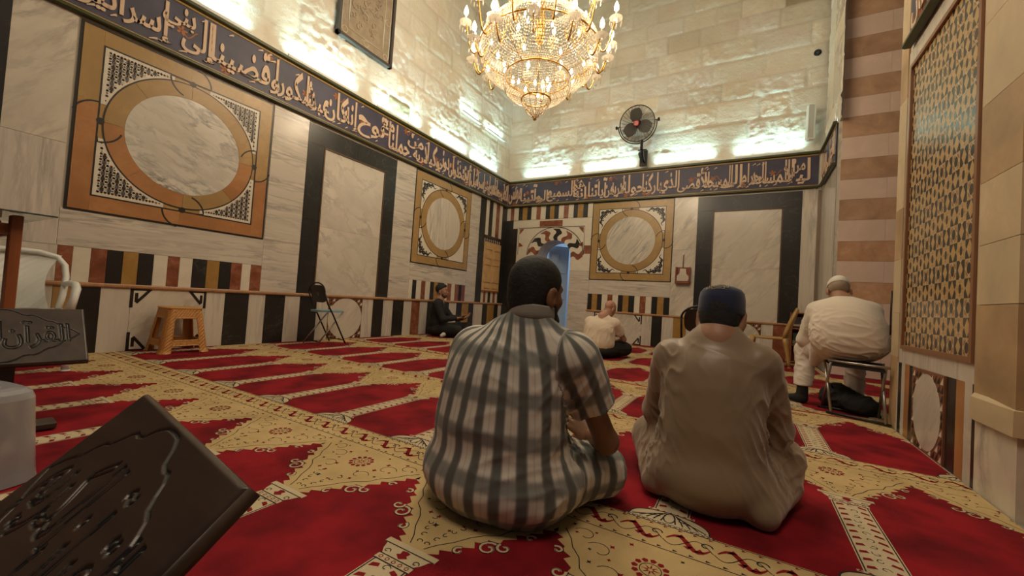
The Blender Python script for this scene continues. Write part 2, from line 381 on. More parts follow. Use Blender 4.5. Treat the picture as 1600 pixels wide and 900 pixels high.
for a, b, m in [(2.39, 2.571, 'white_v'), (3.646, 3.862, 'white_v'), (3.862, 4.074, 'black'), (4.074, 4.3, 'white_v'), (4.3, 4.557, 'yellow'), (4.557, 4.8, 'white_v'), (4.8, 5.02, 'black'), (5.02, 5.25, 'white_v'), (5.894, 6.087, 'white_v'), (6.087, 6.3, 'red'), (6.3, 6.5, 'white_v'), (6.5, 6.76, 'black')]:
    slab(mb, a, b, 0, Vr - .04, m)
octagon_panel(mb, 2.571, 3.646, 0, Vr - .04); disc_panel(mb, 5.25, 5.894, 0, Vr - .04)
wb = struct(mb.build('wall_back', FM, rnd=True)); wb.matrix_world = FB()
struct(masonry('wall_upper_back', 7.0, 6.4, FB(-.12, 3.92, .10), 2, None, .44, .8, .55))
# reveal of the doorway
mb = MB(); path = [(DL, 0), (DL, DS)] + archpts()[::-1][1:-1] + [(DR, DS), (DR, 0)]
mb.add([(x, 0.0, z) for x, z in path] + [(x, .55, z) for x, z in path], [(i, i + 1, i + 1 + len(path), i + len(path)) for i in range(len(path) - 1)])
struct(mb.build('trim_4', M['white_h'], rnd=True))

# ---- recess wall on the right (x = 6.75), the striped pier, the near pier
mb = MB(); XR = 6.75
mb.quad((0, 0, 0), (1.36, 0, 0), (1.36, 3.9, 0), (0, 3.9, 0), m=FI['white_v'])
wr = struct(mb.build('wall_right', FM, rnd=True)); wr.matrix_world = FR(0, 0, XR)
struct(masonry('wall_upper_right', 1.45, 6.4, FR(-.08, 3.92, XR + .02), 5, None, .44, .8, .2))
mb = MB(); zs = [0, .48, .795, 1.107, 1.411, 1.728, 2.03, 2.354, 2.673, 2.983, 3.302, 3.644, 3.957, 4.26, 4.561, 4.885, 5.2, 5.52, 5.84, 6.16, 6.48, 6.8, 7.2, 7.6, 8, 8.4, 10]
M['pink'] = marble('pale pink stone', (.74, .55, .45), (.6, .42, .33), 1.5, (1, 1, 1), .5, .08, .3, .1)
M['brown'] = marble('warm brown stone', (.47, .28, .17), (.58, .38, .26), 2.2, (1, 1, 1), .5, .1, .5, .25)
M['rust'] = marble('rust stone', (.54, .29, .16), (.66, .46, .34), 2.2, (1, 1, 1), .5, .1, .6, .2)
SMX = [M['pink'], M['brown'], M['rust'], M['white_c']]
for i, (a, b) in enumerate(zip(zs[:-1], zs[1:])):
    m = (2 if b < 2.1 else 1) if i % 2 == 1 else 0
    c = 0.0
    for x0, x1 in ((0, .55 + .2 * (i % 2)), (.55 + .2 * (i % 2), 1.3)):
        mb.box(XR + .05 + x0, XR + .05 + x1 - .002, -1.36, -.7, a + .0015, b - .0015, m)
mb.box(XR + .004, XR + .05, -1.355, -.7, 0, 10, 3)
mb.box(XR + .2, XR + 1.3, -1.34, -.7, 0, 10, 3)
o = struct(mb.build('trim_5', SMX, rnd=True)); o.name = 'trim_5'

# near pier: cream ashlar with a shallow recessed marble facing
M['cream'] = marble('cream ashlar', (.56, .44, .28), (.44, .32, .19), 1.4, (1, 1, 1), .55, .1, .4, .2)
M['tan'] = marble('tan ashlar', (.46, .31, .17), (.36, .22, .11), 1.6, (1, 1, 1), .55, .1, .5, .3)
M['mauve'] = marble('mauve ashlar', (.40, .28, .21), (.30, .20, .15), 1.6, (1, 1, 1), .55, .1, .5, .25)
PM = FM + [M['cream'], M['tan'], M['mauve']]; CR, TN, MV = len(FM), len(FM) + 1, len(FM) + 2
mb = MB(); XP = 6.64; ya, yb, yc = -4.83, -6.235, -6.60
rs = random.Random(4); z = 0
hs = [.56, .34, .42, .40, .41, .46, .42, .40, .47, .44, .41, .46, .43, .45, .42, .44, .46, .5, .5, .5]
for i, h in enumerate(hs):                                        # far edge strip beside the facing
    mb.box(XP, XP + .5, -5.0, ya, z + .001, z + h - .001, CR if i % 3 else TN); z += h
z = .36
mb.box(XP - .005, XP + .6, yc, yb, 0, .36 - .002, FI['white_c'])
mb.add([(XP - .005, yb, .36), (XP - .030, yb - .01, .36), (XP - .030, yc - .03, .36), (XP + .6, yc - .03, .36), (XP - .005, yb, .50), (XP - .025, yb - .005, .47), (XP - .025, yc - .02, .47), (XP + .6, yc - .02, .47)],
       [(0, 1, 5, 4), (1, 2, 6, 5), (2, 3, 7, 6), (0, 3, 2, 1), (4, 5, 6, 7)], CR)
z = .47
for i, h in enumerate([.46, .30, .32, .40, .43, .45, .41, .47, .44, .42, .46, .44, .43, .45, .44, .46, .5, .5, .5]):
    mb.box(XP - .012, XP + .6, yc, yb, z + .0015, z + h - .0015, TN if i % 3 == 0 else CR); z += h
z = 0
for i, h in enumerate([.56, .34, .42, .40, .41, .46, .42, .40, .47, .44, .41, .46, .43, .45, .42, .44, .46, .5, .5, .5]):   # the turned corner stones
    mb.box(XP + .03, XP + .7, yc - .5, yc - .001, z + .0015, z + h - .0015, MV if i % 2 else TN); z += h
mb.quad((XP + .012, -5.0, 0), (XP + .012, yb, 0), (XP + .012, yb, 9), (XP + .012, -5.0, 9), m=FI['inlay_white'])
bd = [-5.0, -5.03, -5.085, -5.16, -5.255, -5.345]
def pbox(y0, y1, z0, z1, m, x=XP): mb.box(x, XP + .011, min(y0, y1) + .001, max(y0, y1) - .001, z0, z1, m)
for y0, y1, m in ((-5.0, -5.03, 'white_v'), (-5.03, -5.10, 'black'), (-5.10, -5.17, 'white_v'), (-5.17, -5.265, 'orange'), (-5.265, -5.36, 'black'), (-5.88, -6.0, 'black'), (-6.0, -6.10, 'orange'), (-6.10, -6.185, 'white_v'), (-6.185, -6.235, 'black')):
    pbox(y0, y1, 0, .525, FI[m])
wp = struct(mb.build('wall_pier', PM, rnd=True))
mb = MB(); disc_panel(mb, 5.36, 5.88, 0, .525, 'white_c', .87)
o = struct(mb.build('trim_6', FM, rnd=True)); o.matrix_world = frame((XP + .002, 0, 0), (0, -1, 0), (0, 0, 1))

# the ledge on which the light bars stand
mb = MB(); mb.box(-.12, .012, -11, .12, 3.90, 3.925); mb.box(-.1, 6.76, -.012, .12, 3.90, 3.925); mb.box(6.74, 6.79, -1.35, .0, 3.90, 3.925)
struct(mb.build('trim_9', M['white_h']))
# ---- floor, ceiling
struct(MB().quad((-.2, -12, 0), (8.6, -12, 0), (8.6, 1, 0), (-.2, 1, 0)).build('floor', plain('grey floor stone', (.25, .23, .2), .5)))
M['plaster'] = plain('pale plaster', (.62, .60, .50), .8, var=.08, scale=1.5, bmp=.1)
mb = MB(); nx = 20; P = np.zeros((nx + 1, nx + 1, 3))            # shallow vault
for j in range(nx + 1):
    for i in range(nx + 1):
        x = -.3 + 9 * i / nx; y = -12.2 + 12.6 * j / nx; P[j, i] = (x, y, 9.0 + 1.6 * sin(PI * i / nx) * sin(PI * j / nx))
struct(mb.grid(P, flip=True).build('ceiling', M['plaster'], smooth=True))

# ---- dado rails
for nm, mx, segs in (('trim_1', FL(), [(-11, 0)]), ('trim_2', FB(), [(2.36, 6.3)]), ):
    mb = MB()
    for a, b in segs:
        mb.add([(x, y, z) for x in (a, b) for y, z in ((.655, 0), (.66, .026), (.672, .034), (.69, .034), (.70, .026), (.70, 0))],
               [(i, i + 6, (i + 1) % 6 + 6, (i + 1) % 6) for i in range(6)] + [(0, 1, 2, 3, 4, 5), (11, 10, 9, 8, 7, 6)])
    o = struct(mb.build(nm, M['rail'])); o.matrix_world = mx
# thin white metal upright at the right end of the back wall, beside the recess
mb = MB().box(6.765 - .075, 6.735, -.035, -.005, 0, 3.2)
struct(mb.build('trim_3', plain('brown upright', (.22, .16, .12), .4, .2)))
# ---- the place beyond the doorway
M['beyond'] = plain('blue-white wall', (.62, .72, .86), .7)
mb = MB(); mb.box(-.6, 3.2, 3.2, 3.3, 0, 3.4); mb.box(-.6, -.5, .56, 3.2, 0, 3.4); mb.box(3.2, 3.3, .56, 3.2, 0, 3.4); mb.box(-.6, 3.3, .56, 3.3, 3.4, 3.5)
struct(mb.build('wall_beyond', M['beyond']))
lamp('courtyard_light', 'AREA', (1.1, 1.7, 3.35), 42, (.62, .82, 1.0), 1.4, aim=(1.3, 2.2, 0))

mb = MB(); mb.box(1.15, 1.22, 3.12, 3.2, 0, 2.6); mb.box(2.0, 2.07, 3.12, 3.2, 0, 2.6); mb.box(1.15, 2.07, 3.12, 3.2, 2.55, 2.62)
struct(mb.build('trim_7', plain('teal door casing', (.25, .38, .40), .6)))
# open door leaf folded back in the passage, and a dark arched opening beyond
leaf = tag(bpy.data.objects.new('door_leaf', None), 'pale blue open door leaf seen through the arched doorway', 'door'); COL.objects.link(leaf); leaf.location = (DL + .03, .58, 0)
mb = MB(); mb.cbox((.21, .20, 1.17), (.56, .035, 2.3), Matrix.Rotation(.75, 3, 'Z')); mb.build('panel', plain('pale blue painted wood', (.42, .56, .74), .45), leaf)
mb = MB()
for z in (.45, 1.15, 1.85):
    for s in (-1, 1): mb.cbox((.21 + s * .085 + .02, .20 + s * .08 - .022, z), (.20, .02, .5), Matrix.Rotation(.75, 3, 'Z'), bev=.006)
mb.build('raised_panel', bpy.data.materials['pale blue painted wood'], leaf)
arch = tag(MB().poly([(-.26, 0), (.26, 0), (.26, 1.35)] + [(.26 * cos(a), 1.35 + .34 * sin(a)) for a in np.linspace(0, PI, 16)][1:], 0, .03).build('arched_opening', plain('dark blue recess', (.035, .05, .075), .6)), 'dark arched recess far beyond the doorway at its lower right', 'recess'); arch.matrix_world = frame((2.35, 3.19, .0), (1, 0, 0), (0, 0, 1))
mb = MB()
for i in range(8):
    for j in range(5):
        mb.box(-.5 + .45 * i, -.5 + .45 * i + .44, .6 + .5 * j, .6 + .5 * j + .49, .0, .006, (i + j) % 2)
struct(mb.build('trim_8', [plain('pale tile', (.6, .6, .62), .3), plain('maroon tile', (.2, .06, .05), .3)]))
cb = tag(MB().tube([(XP - .006, ya + .004, .72), (XP - .008, ya + .004, .9), (XP - .006, ya + .004, 1.08)], .006, 6).build('power_cord', M['metal_dark'], smooth=True), 'thin black cord on the pier edge beside the man in white', 'cord')
# ================================================================ PRAYER CARPET
def carpet_mat(name, c, c2, sc=4):
    m, nt, b = newmat(name); mp = coords(nt)
    n1 = N(nt, 'ShaderNodeTexNoise', ins={'Scale': float(sc), 'Detail': 3.0}); n2 = N(nt, 'ShaderNodeTexNoise', ins={'Scale': 260.0, 'Detail': 2.0})
    for n in (n1, n2): nt.links.new(mp.outputs[0], n.inputs[0])
    nt.links.new(ramp(nt, n1.outputs[0], [(.32, c2), (.62, c)]), b.inputs['Base Color']); b.inputs['Roughness'].default_value = .9; b.inputs['Specular IOR Level'].default_value = .15
    b.inputs['Sheen Weight'].default_value = .10; b.inputs['Sheen Roughness'].default_value = .4; b.inputs['Sheen Tint'].default_value = (*c, 1)
    bump(nt, b, n2.outputs[0], .4, .004); return m
CM = [carpet_mat('crimson pile', (.27, .010, .017), (.11, .004, .008)), carpet_mat('cream pile', (.56, .41, .20), (.46, .33, .155)), carpet_mat('dark outline pile', (.035, .03, .03), (.025, .02, .02)), carpet_mat('wine pile', (.24, .012, .016), (.17, .008, .012)),
      carpet_mat('pale pile', (.58, .48, .32), (.50, .41, .26))]
PX, PY = .65, 1.435
def leafy(pts, amp, k, rng):
    """jagged acanthus edge along a polyline"""
    out = []
    for (x0, y0), (x1, y1) in zip(pts[:-1], pts[1:]):
        L = math.hypot(x1 - x0, y1 - y0); n = max(1, int(L / k)); nx, ny = (y1 - y0) / L, -(x1 - x0) / L
        for i in range(n):
            t = i / n; t2 = (i + .75) / n; a = amp * rng.uniform(.5, 1.3)
            out += [(x0 + (x1 - x0) * t, y0 + (y1 - y0) * t), (x0 + (x1 - x0) * t2 + nx * a, y0 + (y1 - y0) * t2 + ny * a)]
    out.append(pts[-1]); return out
def spiral(cx, cy, r, a0, turns, n=14, sgn=1): return [(cx + r * (1 - .75 * i / n) * cos(a0 + sgn * 2 * PI * turns * i / n), cy + r * (1 - .75 * i / n) * sin(a0 + sgn * 2 * PI * turns * i / n)) for i in range(n + 1)]
def module():
    mb = MB(); rg = random.Random(11); Z = [.0050, .0056, .0062, .0068]
    h = PX / 2
    mb.rect(-h, h, 0, .172, .0, Z[1], 1)                                       # border strip
    for v in (.004, .166): mb.ribbon([(-h, v), (h, v)], .004, Z[2], 2)
    for i in range(13):
        x = -h + PX * (i + .5) / 13
        for v in (.016, .155): mb.poly([(x - .008, v - .006), (x + .008, v), (x - .008, v + .006)], Z[2], Z[2], 2 if v < .1 else 3)
    for i in range(4):                                                         # red leaf scroll
        x = -h + PX * (i + .5) / 4
        mb.ribbon([(x - .07 + .14 * t, .085 + .035 * sin(2 * PI * t)) for t in np.linspace(0, 1, 13)], .014, Z[2], 3, taper=lambda t: .35 + 1.1 * sin(PI * t)); mb.ribbon([(x - .08 + .16 * t, .085 - .036 * sin(2 * PI * t + .4)) for t in np.linspace(0, 1, 13)], .0035, Z[2], 2)
        for dx, dy, s in ((-.03, .03, 1), (.0, -.012, -1), (.035, -.03, 1)):
            mb.poly([(x + dx - .014, .085 + dy - .008), (x + dx + .004, .085 + dy + .022 * s), (x + dx + .018, .085 + dy + .004)], Z[2], Z[2], 3)
        mb.ribbon(spiral(x + .055, .105, .022, 0, .9, 10), .005, Z[3], 2)
    # fan foot of the column
    mb.rect(-.15, .15, .165, .178, 0, Z[2], 4)
    for i in range(17):
        x = -.15 + .3 * i / 16; mb.annulus((x, .172), .0065, .0095, Z[3], 2, n=6)
    dome = [(.142 * cos(a), .18 + .088 * sin(a) ** .8) for a in np.linspace(0, PI, 25)]
    mb.poly(dome, 0, Z[2], 4); mb.ribbon(dome, .006, Z[3], 2)
    for k in (-5, -4, -3, -2, -1, 1, 2, 3, 4, 5):
        e = .026 * abs(k) * (1 if k > 0 else -1); mb.ribbon([(e * (.25 + .75 * t) * 1.0, .185 + .078 * (1 - (e / .15) ** 2) ** .5 * sin(PI / 2 * (1 - t * .95))) for t in np.linspace(0, 1, 8)], .0055, Z[3], 2)
    mb.poly([(.02 * cos(a), .225 + .036 * sin(a)) for a in np.linspace(0, 2 * PI, 16, endpoint=False)], Z[3], Z[3], 4); mb.ribbon([(.02 * cos(a), .225 + .036 * sin(a)) for a in np.linspace(0, 2 * PI, 16, endpoint=False)], .005, Z[3] + .0003, 2, closed=True)
    mb.rect(-.085, .085, .266, .278, 0, Z[2], 4)
    for i in range(7): mb.poly([(-.075 + .025 * i - .008, .268), (-.075 + .025 * i + .008, .268), (-.075 + .025 * i, .277)], Z[3], Z[3], 3)
    # column shaft with leaf pattern
    mb.rect(-.066, .066, .278, .865, 0, Z[1], 4)
    for s in (-1, 1): mb.ribbon([(s * .06, .278), (s * .06, .865)], .0045, Z[2], 2)
    for i in range(11):
        y = .305 + .052 * i
        for s in (-1, 1):
            mb.poly([(s * .052, y), (s * .022, y + .012), (s * .028, y + .026), (s * .05, y + .018)], Z[2], Z[2], 3)
        mb.ribbon(spiral(0, y + .02, .016, i * 1.3, .8, 7), .003, Z[2], 2)
    # capital
    mb.rect(-.07, .07, .862, .888, 0, Z[2], 4)
    for v in (.862, .888): mb.ribbon([(-.07, v), (.07, v)], .004, Z[3], 2)
    for i in range(5): mb.annulus((-.052 + .026 * i, .875), .005, .008, Z[3], 3, n=6)
    mb.poly([(-.062, .888), (.062, .888), (.078, .91), (.088, .935), (.102, .938), (.102, .962), (-.102, .962), (-.102, .938), (-.088, .935), (-.078, .91)], 0, Z[2], 4)
    mb.ribbon([(-.10, .938), (.10, .938)], .004, Z[3], 2)
    for s in (-1, 1): mb.ribbon(spiral(s * .058, .905, .013, 0, .9, 8), .0035, Z[3], 2)
    mb.poly([(0, .893), (.022, .908), (.012, .916), (.016, .93), (0, .934), (-.016, .93), (-.012, .916), (-.022, .908)], Z[3], Z[3], 3)
    # arch spandrel: one cream field with leafy edges
    half = [(.05, .962), (.07, 1.0), (.105, 1.045), (.135, 1.10), (.165, 1.135), (.205, 1.165), (.225, 1.215), (.262, 1.255), (.285, 1.30), (h, 1.350)]
    R = leafy(half, .024, .034, rg); L = [(-x, y) for x, y in R]
    mb.poly(R + [(h, PY), (-h, PY)] + L[::-1][0:], 0, Z[1], 1)
    for s in (-1, 1):
        mb.ribbon([(s * (x - .022), y + .012) for x, y in half], .0035, Z[2], 2)
        for cx, cy, r, a, tn in ((.190, 1.095, .036, 1.2, 1.15), (.232, 1.125, .026, 2.6, 1.0), (.275, 1.225, .020, .6, .9), (.12, 1.03, .020, 1.6, .9)):
            mb.ribbon([(s * x, y) for x, y in spiral(cx, cy, r, a, tn, 14)], .010, Z[2], 4); mb.ribbon([(s * x, y) for x, y in spiral(cx, cy, r + .006, a, tn, 14)], .003, Z[2], 2)
        for j in range(5):
            y = 1.0 + .035 * j; mb.ribbon(spiral(s * (.015 + .012 * j), y, .013, j, .7, 7), .0035, Z[2], 2)
        for cx, cy, r in ((.16, 1.30, .05), (.23, 1.36, .045), (.10, 1.20, .045)):
            mb.ribbon([(s * x, y) for x, y in spiral(cx, cy, r, .4, .75, 12)], .0028, Z[2], 2)
        for cx, cy in ((.07, 1.22), (.12, 1.27), (.19, 1.29), (.13, 1.345), (.20, 1.395), (.26, 1.36), (.285, 1.405), (.08, 1.40), (.055, 1.15), (.03, 1.10), (.10, 1.155), (.17, 1.225)):
            r = rg.uniform(.008, .014); k = rg.uniform(0, 3)
            mb.poly([(s * cx + (r if i % 2 else r * .45) * cos(k + i * PI / 4), cy + (r if i % 2 else r * .45) * sin(k + i * PI / 4)) for i in range(8)], Z[2], Z[2], 3 if rg.random() < .75 else 2)
    for i in range(12):                                                        # rosette
        a = 2 * PI * i / 12; x, y = .048 * cos(a), 1.30 + .048 * sin(a)
        mb.poly([(x + .011 * cos(a + t), y + .011 * sin(a + t)) for t in (0, 1.3, 2.6, 3.7, 5.0)], Z[2], Z[2], 3)
    for i in range(8):
        a = 2 * PI * i / 8; mb.poly([(.008 * cos(a - .4), 1.3 + .008 * sin(a - .4)), (.03 * cos(a), 1.3 + .03 * sin(a)), (.008 * cos(a + .4), 1.3 + .008 * sin(a + .4))], Z[2], Z[2], 3)
    mb.annulus((0, 1.30), .031, .034, Z[2], 2, n=20)
    return mb
mod = module(); mv = np.array(mod.v) * np.array([1, 1, .8]); mf = mod.f; mm = mod.m
X0, Y0 = 1.165 + .325, -7.735
V_, F_, M_ = [], [], []; base = 0
X_hi = 8.4
for j in range(-2, 6):
    for i in range(-3, 11):
        v = mv + np.array([X0 + PX * i, Y0 + PY * j, 0]); lo, hi = v[:, 0].min(), v[:, 0].max()
        if hi < .02 or lo > X_hi or v[:, 1].min() > -.05: continue
        xh = 6.63 if j < 2 else (8.4 if j < 4 else 6.70)
        if lo > xh - .01: continue
        if j == 2: v[:, 1] = np.maximum(v[:, 1], -4.825)
        v[:, 0] = np.clip(v[:, 0], .015, xh); v[:, 1] = np.clip(v[:, 1], -12, -.12)
        V_.append(v); F_ += [tuple(q + base for q in f) for f in mf]; M_ += mm; base += len(v)
mb = MB(); mb.v = [tuple(p) for p in np.concatenate(V_)]; mb.f = F_; mb.m = M_
mb.box(.015, 6.63, -11.9, -4.83, .0, .0040, 0); mb.box(.015, 8.4, -4.83, -1.40, .0, .0040, 0); mb.box(.015, 6.72, -1.40, -.02, .0, .0040, 0)
carpet = tag(mb.build('prayer_carpet', CM), 'crimson and cream prayer carpet of repeated arched niches covering the whole floor', 'carpet')
# ================================================================ WALL PANELS
def arc(c, r, a0, a1, n=16): return [(c[0] + r * cos(a), c[1] + r * sin(a)) for a in np.linspace(a0, a1, n)]
def clip_pt(p): return p
def medallion(mx, label, style):
    root = thing('medallion_panel', label, 'wall panel', mat=mx, group='inlaid medallion panels')
    S, I, RO, RI = .915, .742, .705, .545
    FRM = [M['inlay_black'], M['ochre'], M['orange']]
    mb = MB(); mb.rect(-S, S, -S, S, .0005, .0155, 0); mb.rect(-.76, .76, -.76, .76, .0155, .0165, 1)
    if style == 'star':
        o_side = [(-S + .022, -I - .005, -S + .022, .22, 2), (-S + .022, -I - .005, .22, S - .022, 1)]
    k = [1, 1]
    t = S - .022; q = I + .006
    lo = 2 if style == 'star' else 1
    for sx in (-1, 1):                                            # upright strips, two stones each
        cut = .15 if sx < 0 else -.15
        mb.rect(*sorted((sx * q, sx * t)), -t, cut, .016, .021, lo); mb.rect(*sorted((sx * q, sx * t)), cut, t, .016, .021, 1)
    for sy in (-1, 1):
        m = lo if sy < 0 else 1
        for a, b in ((-q, -.02), (-.02, q)): mb.rect(a + .001, b, *sorted((sy * q, sy * t)), .016, .021, m)
    mb.build('frame', FRM, root, rnd=True)
    mb = MB()
    for i in range(8):
        a0 = 2 * PI * i / 8; m = 1
        if style == 'star': m = 2 if i in (4, 5, 7) else 1
        n = 12; A = np.linspace(a0 + .002, a0 + 2 * PI / 8 - .002, n)
        mb.poly([(RI * cos(a), RI * sin(a)) for a in A] + [((RO - .006) * cos(a), (RO - .006) * sin(a)) for a in A[::-1]], .017, .021, m)
    mb.build('ring', FRM, root, rnd=True)
    mb = MB(); mb.poly(arc((0, 0), RI - .002, 0, 2 * PI, 72)[:-1], .015, .0195, 0)
    mb.build('disc', M['grey_v'] if style == 'star' else M['white_v'] if style == 'drape' else M['white_d'], root, rnd=True)
    # corner fields
    for sx in (-1, 1):
        for sy in (-1, 1):
            x0, y0 = I - .008, I - .008; xe = math.sqrt((RO + .008) ** 2 - x0 ** 2) if RO + .008 > x0 else .12
            a0 = math.atan2(.16, RO); rim = arc((0, 0), RO + .008, a0 + .02, PI / 2 - a0 - .02, 24)
            loc = rim + [(rim[-1][0], y0), (x0, y0), (x0, rim[0][1])]
            mb = MB(); mb.poly([(sx * x, sy * y) for x, y in loc], .012, .0200, 0)
            inside = lambda x, y: x < x0 - .004 and y < y0 - .004 and math.hypot(x, y) > RO + .016 and x > rim[-1][0] + .004 and y > rim[0][1] + .004
            Z = .0206
            if style == 'star':
                c = .054
                for i in range(2, 15):
                    for j in range(2, 15):
                        cx, cy = (i + .5) * c - .06, (j + .5) * c - .06
                        def piece(pts, m):
                            px, py = sum(p[0] for p in pts) / len(pts), sum(p[1] for p in pts) / len(pts)
                            if all(inside(cx + a, cy + b) for a, b in pts): mb.poly([(sx * (cx + a), sy * (cy + b)) for a, b in pts], Z, Z, m)
                        if not (-.1 < cx < .8 and -.1 < cy < .8): continue
                        st = [((.026 if n % 2 == 0 else .015) * cos(n * PI / 8), (.030 if n % 2 == 0 else .016) * sin(n * PI / 8)) for n in range(16)]
                        piece(st, 2 if (i + j) % 2 else 1)
                        for n in range(4):
                            a = n * PI / 2; e = .030
                            piece([(e * cos(a) + .013 * cos(a + b), e * sin(a) + .013 * sin(a + b)) for b in (PI / 2, PI, -PI / 2, 0)], 3 if n % 2 else 0)
                            a += PI / 4; e = .034
                            piece([(e * cos(a) + .010 * cos(a + b), e * sin(a) + .010 * sin(a + b)) for b in (.5, 2.6, 4.2)], 1)
                            piece([(.038 * cos(a) + .009 * cos(a + b), .038 * sin(a) + .009 * sin(a + b)) for b in (3.6, 4.6, 5.6)], 3)
            else:                                                  # curling arabesque
                R = lambda pts, wd, tp=None: mb.ribbon([(sx * p[0], sy * p[1]) for p in pts], wd, Z, 1, taper=tp)
                dot = lambda t: .35 + 1.0 * sin(PI * min(1, t * 1.05))
                if not (style == 'drape' and sx > 0 and sy < 0):
                    for fl in (0, 1):
                        g = lambda pts: [(b, a) if fl else (a, b) for a, b in pts]
                        R(g([(.700 - .42 * t, .700 - .015 * sin(9 * t) - .02 * t + .018 * cos(20 * t)) for t in np.linspace(0.02, .92, 40)]), .030, dot)
                        for cx, cy, r, a, sg in ((.60, .655, .040, .3, 1), (.53, .672, .030, 2.2, -1), (.655, .61, .035, 1.0, 1), (.45, .690, .022, 0, 1), (.655, .675, .026, 3, -1), (.575, .625, .030, 1.5, -1), (.49, .655, .020, 1, 1)):
                            R(g(spiral(cx, cy, r, a, .95, 16, sg)), .019, dot)
            mb.build('corner_inlay', [M['inlay_white'], M['inlay_black'], M['inlay_blue'], M['inlay_brown']], root)
    # outlines and the interlaced loops
    mb = MB(); Z = .0222; wd = .020
    mb.ribbon([(-I, -I), (I, -I), (I, I), (-I, I)], wd, Z, closed=True)
    mb.annulus((0, 0), RO - .006, RO + .006, Z, n=96)
    for k in range(4):
        ca, sa = cos(k * PI / 2), sin(k * PI / 2)
        rt = lambda pts: [(x * ca - y * sa, x * sa + y * ca) for x, y in pts]
        mb.ribbon(rt([(-.155, I)] + arc((-.02, I), .19, PI + .05, PI + 1.25, 12)), wd * .8, Z + .0002)
        mb.ribbon(rt(arc((.0, I), .18, 0.02, 1.35, 12)), wd * .8, Z + .0002)
        mb.ribbon(rt([(.0, I), (.0, RO)]), .014, Z + .0002)
        mb.poly(rt(arc((.0, .725), .032, 0, 2 * PI, 14)[:-1]), Z + .0004, Z + .0004)
    mb.build('inlay_outline', M['inlay_black'], root)
    return root
M['white_d'] = marble('diagonal grey-streaked marble', (.66, .61, .52), (.25, .24, .23), 1.1, (.7, 5, 1), .2, .10, .9, .1, (0, 0, -.95))
medallion(FL(-7.132, 2.300), 'large medallion panel with orange lower border, star-mosaic corners and grey clouded disc', 'star')
medallion(FL(-2.567, 2.311), 'ochre medallion panel with pale striped disc behind the man in black', 'drape')
medallion(FB(3.297, 2.318), 'ochre medallion panel with diagonal-streaked disc right of the arched doorway', 'diag')

def framed_slab(mx, wd, z0, z1, iw, iz, label, mat):
    root = thing('black_framed_panel', label, 'wall panel', mat=mx, group='black framed marble panels')
    mb = MB(); h = wd / 2
    for a, b in ((z0, (z0 + iz) * .5), ((z0 + iz) * .5, iz)): mb.rect(-h, -iw - .001, a, b - .001, 0, .016); mb.rect(iw + .001, h, a, b - .001, 0, .016)
    mb.rect(-h, -.001 + .1 * 0, iz + .001, z1, 0, .016); mb.rect(.001, h, iz + .001, z1, 0, .016)
    mb.build('border', M['black'], root, rnd=True)
    mb = MB(); t = .022
    for p in ((-iw, -iw + t, z0, iz), (iw - t, iw, z0, iz), (-iw, iw, iz - t, iz)): mb.rect(*p, 0, .024)
    mb.build('moulding', plain('umber moulding', (.10, .055, .025), .4), root)
    mb = MB(); k = 1.72
    mb.rect(-iw + t, iw - t, z0, k - .001, 0, .012); mb.rect(-iw + t, iw - t, k + .001, iz - t, 0, .012)
    mb.build('slab', M[mat], root, rnd=True)
    return root
M['cloud2'] = marble('smoky white marble', (.64, .58, .50), (.33, .30, .27), 1.0, (1, 1.6, 1), .2, .06, .8, .14, (0, 0, .6))
framed_slab(FL(-4.84), 1.715, .70, 3.20, .60, 2.915, 'tall marble panel in a black stone frame behind the folding chair', 'cloud2')
framed_slab(FB(5.563), 1.785, .70, 3.205, .60, 2.905, 'tall marble panel in a black stone frame right of the wall box', 'white_c')

# ---- arch surround of the doorway with joggled voussoirs
root = thing('arch_surround', 'striped stone arch surround over the open doorway', 'arch', mat=FB(1.4375, 0))
mb = MB(); cx = 0
def outline(r): return [(r * cos(a), DS + r * sin(a)) for a in np.linspace(0, PI, 40)]
half = (DR - DL) / 2
inner = [(half * cos(a), DS + (DT - DS) * sin(a)) for a in np.linspace(0, PI, 40)]
mb.poly([(-1.03, 1.62), (-half, 1.62), (-half, DS)] + inner[::-1][1:-1] + [(half, DS), (half, 1.62), (.940, 1.62), (.940, 2.89), (-1.03, 2.89)], 0, .010, 0)
mb.build('field', [M['inlay_white']], root)
mb = MB()
def jog(a, r0, r1, n=18, amp=.10):
    P = []
    for t in np.linspace(0, 1, n):
        ang = a + amp * sin(t * 2.5 * PI) * (1.15 - .4 * t); r = r0 + (r1 - r0) * t
        ex = r0 * 0; P.append((r * cos(ang), DS + (r - half + (DT - DS) if r < .5 else r) * sin(ang) * (1 if r >= .5 else 1)))
    return P
def ray_pt(ang, t, amp, ph):
    a = ang + amp * sin(t * 2.4 * PI + ph)
    ri = 1 / math.sqrt((cos(a) / half) ** 2 + (sin(a) / (DT - DS)) ** 2); ro = .80 * (1 - .06 * abs(cos(a))); r = ri + (ro - ri) * t
    return (r * cos(a), DS + .86 * r * sin(a) + (.14 * (1 - t)) * r * sin(a))
nv = 13
for i in range(nv):
    a0, a1 = PI * i / nv - .10, PI * (i + 1) / nv - .10
    c = ['red', 'inlay_white', 'black', 'inlay_white'][i % 4] if i < 7 else ['red', 'inlay_white', 'black', 'inlay_white'][(nv - 1 - i) % 4]
    T = np.linspace(0, 1, 16)
    pts = [ray_pt(max(a0, -.1), t, .07, 0) for t in T] + [ray_pt(a1, t, .07, 0) for t in T[::-1]]
    mb.poly(pts, .010, .0135, {'red': 1, 'inlay_white': 0, 'black': 2}[c])
mb.build('voussoir_band', [M['inlay_white'], M['red'], M['black']], root, rnd=True)
mb = MB()
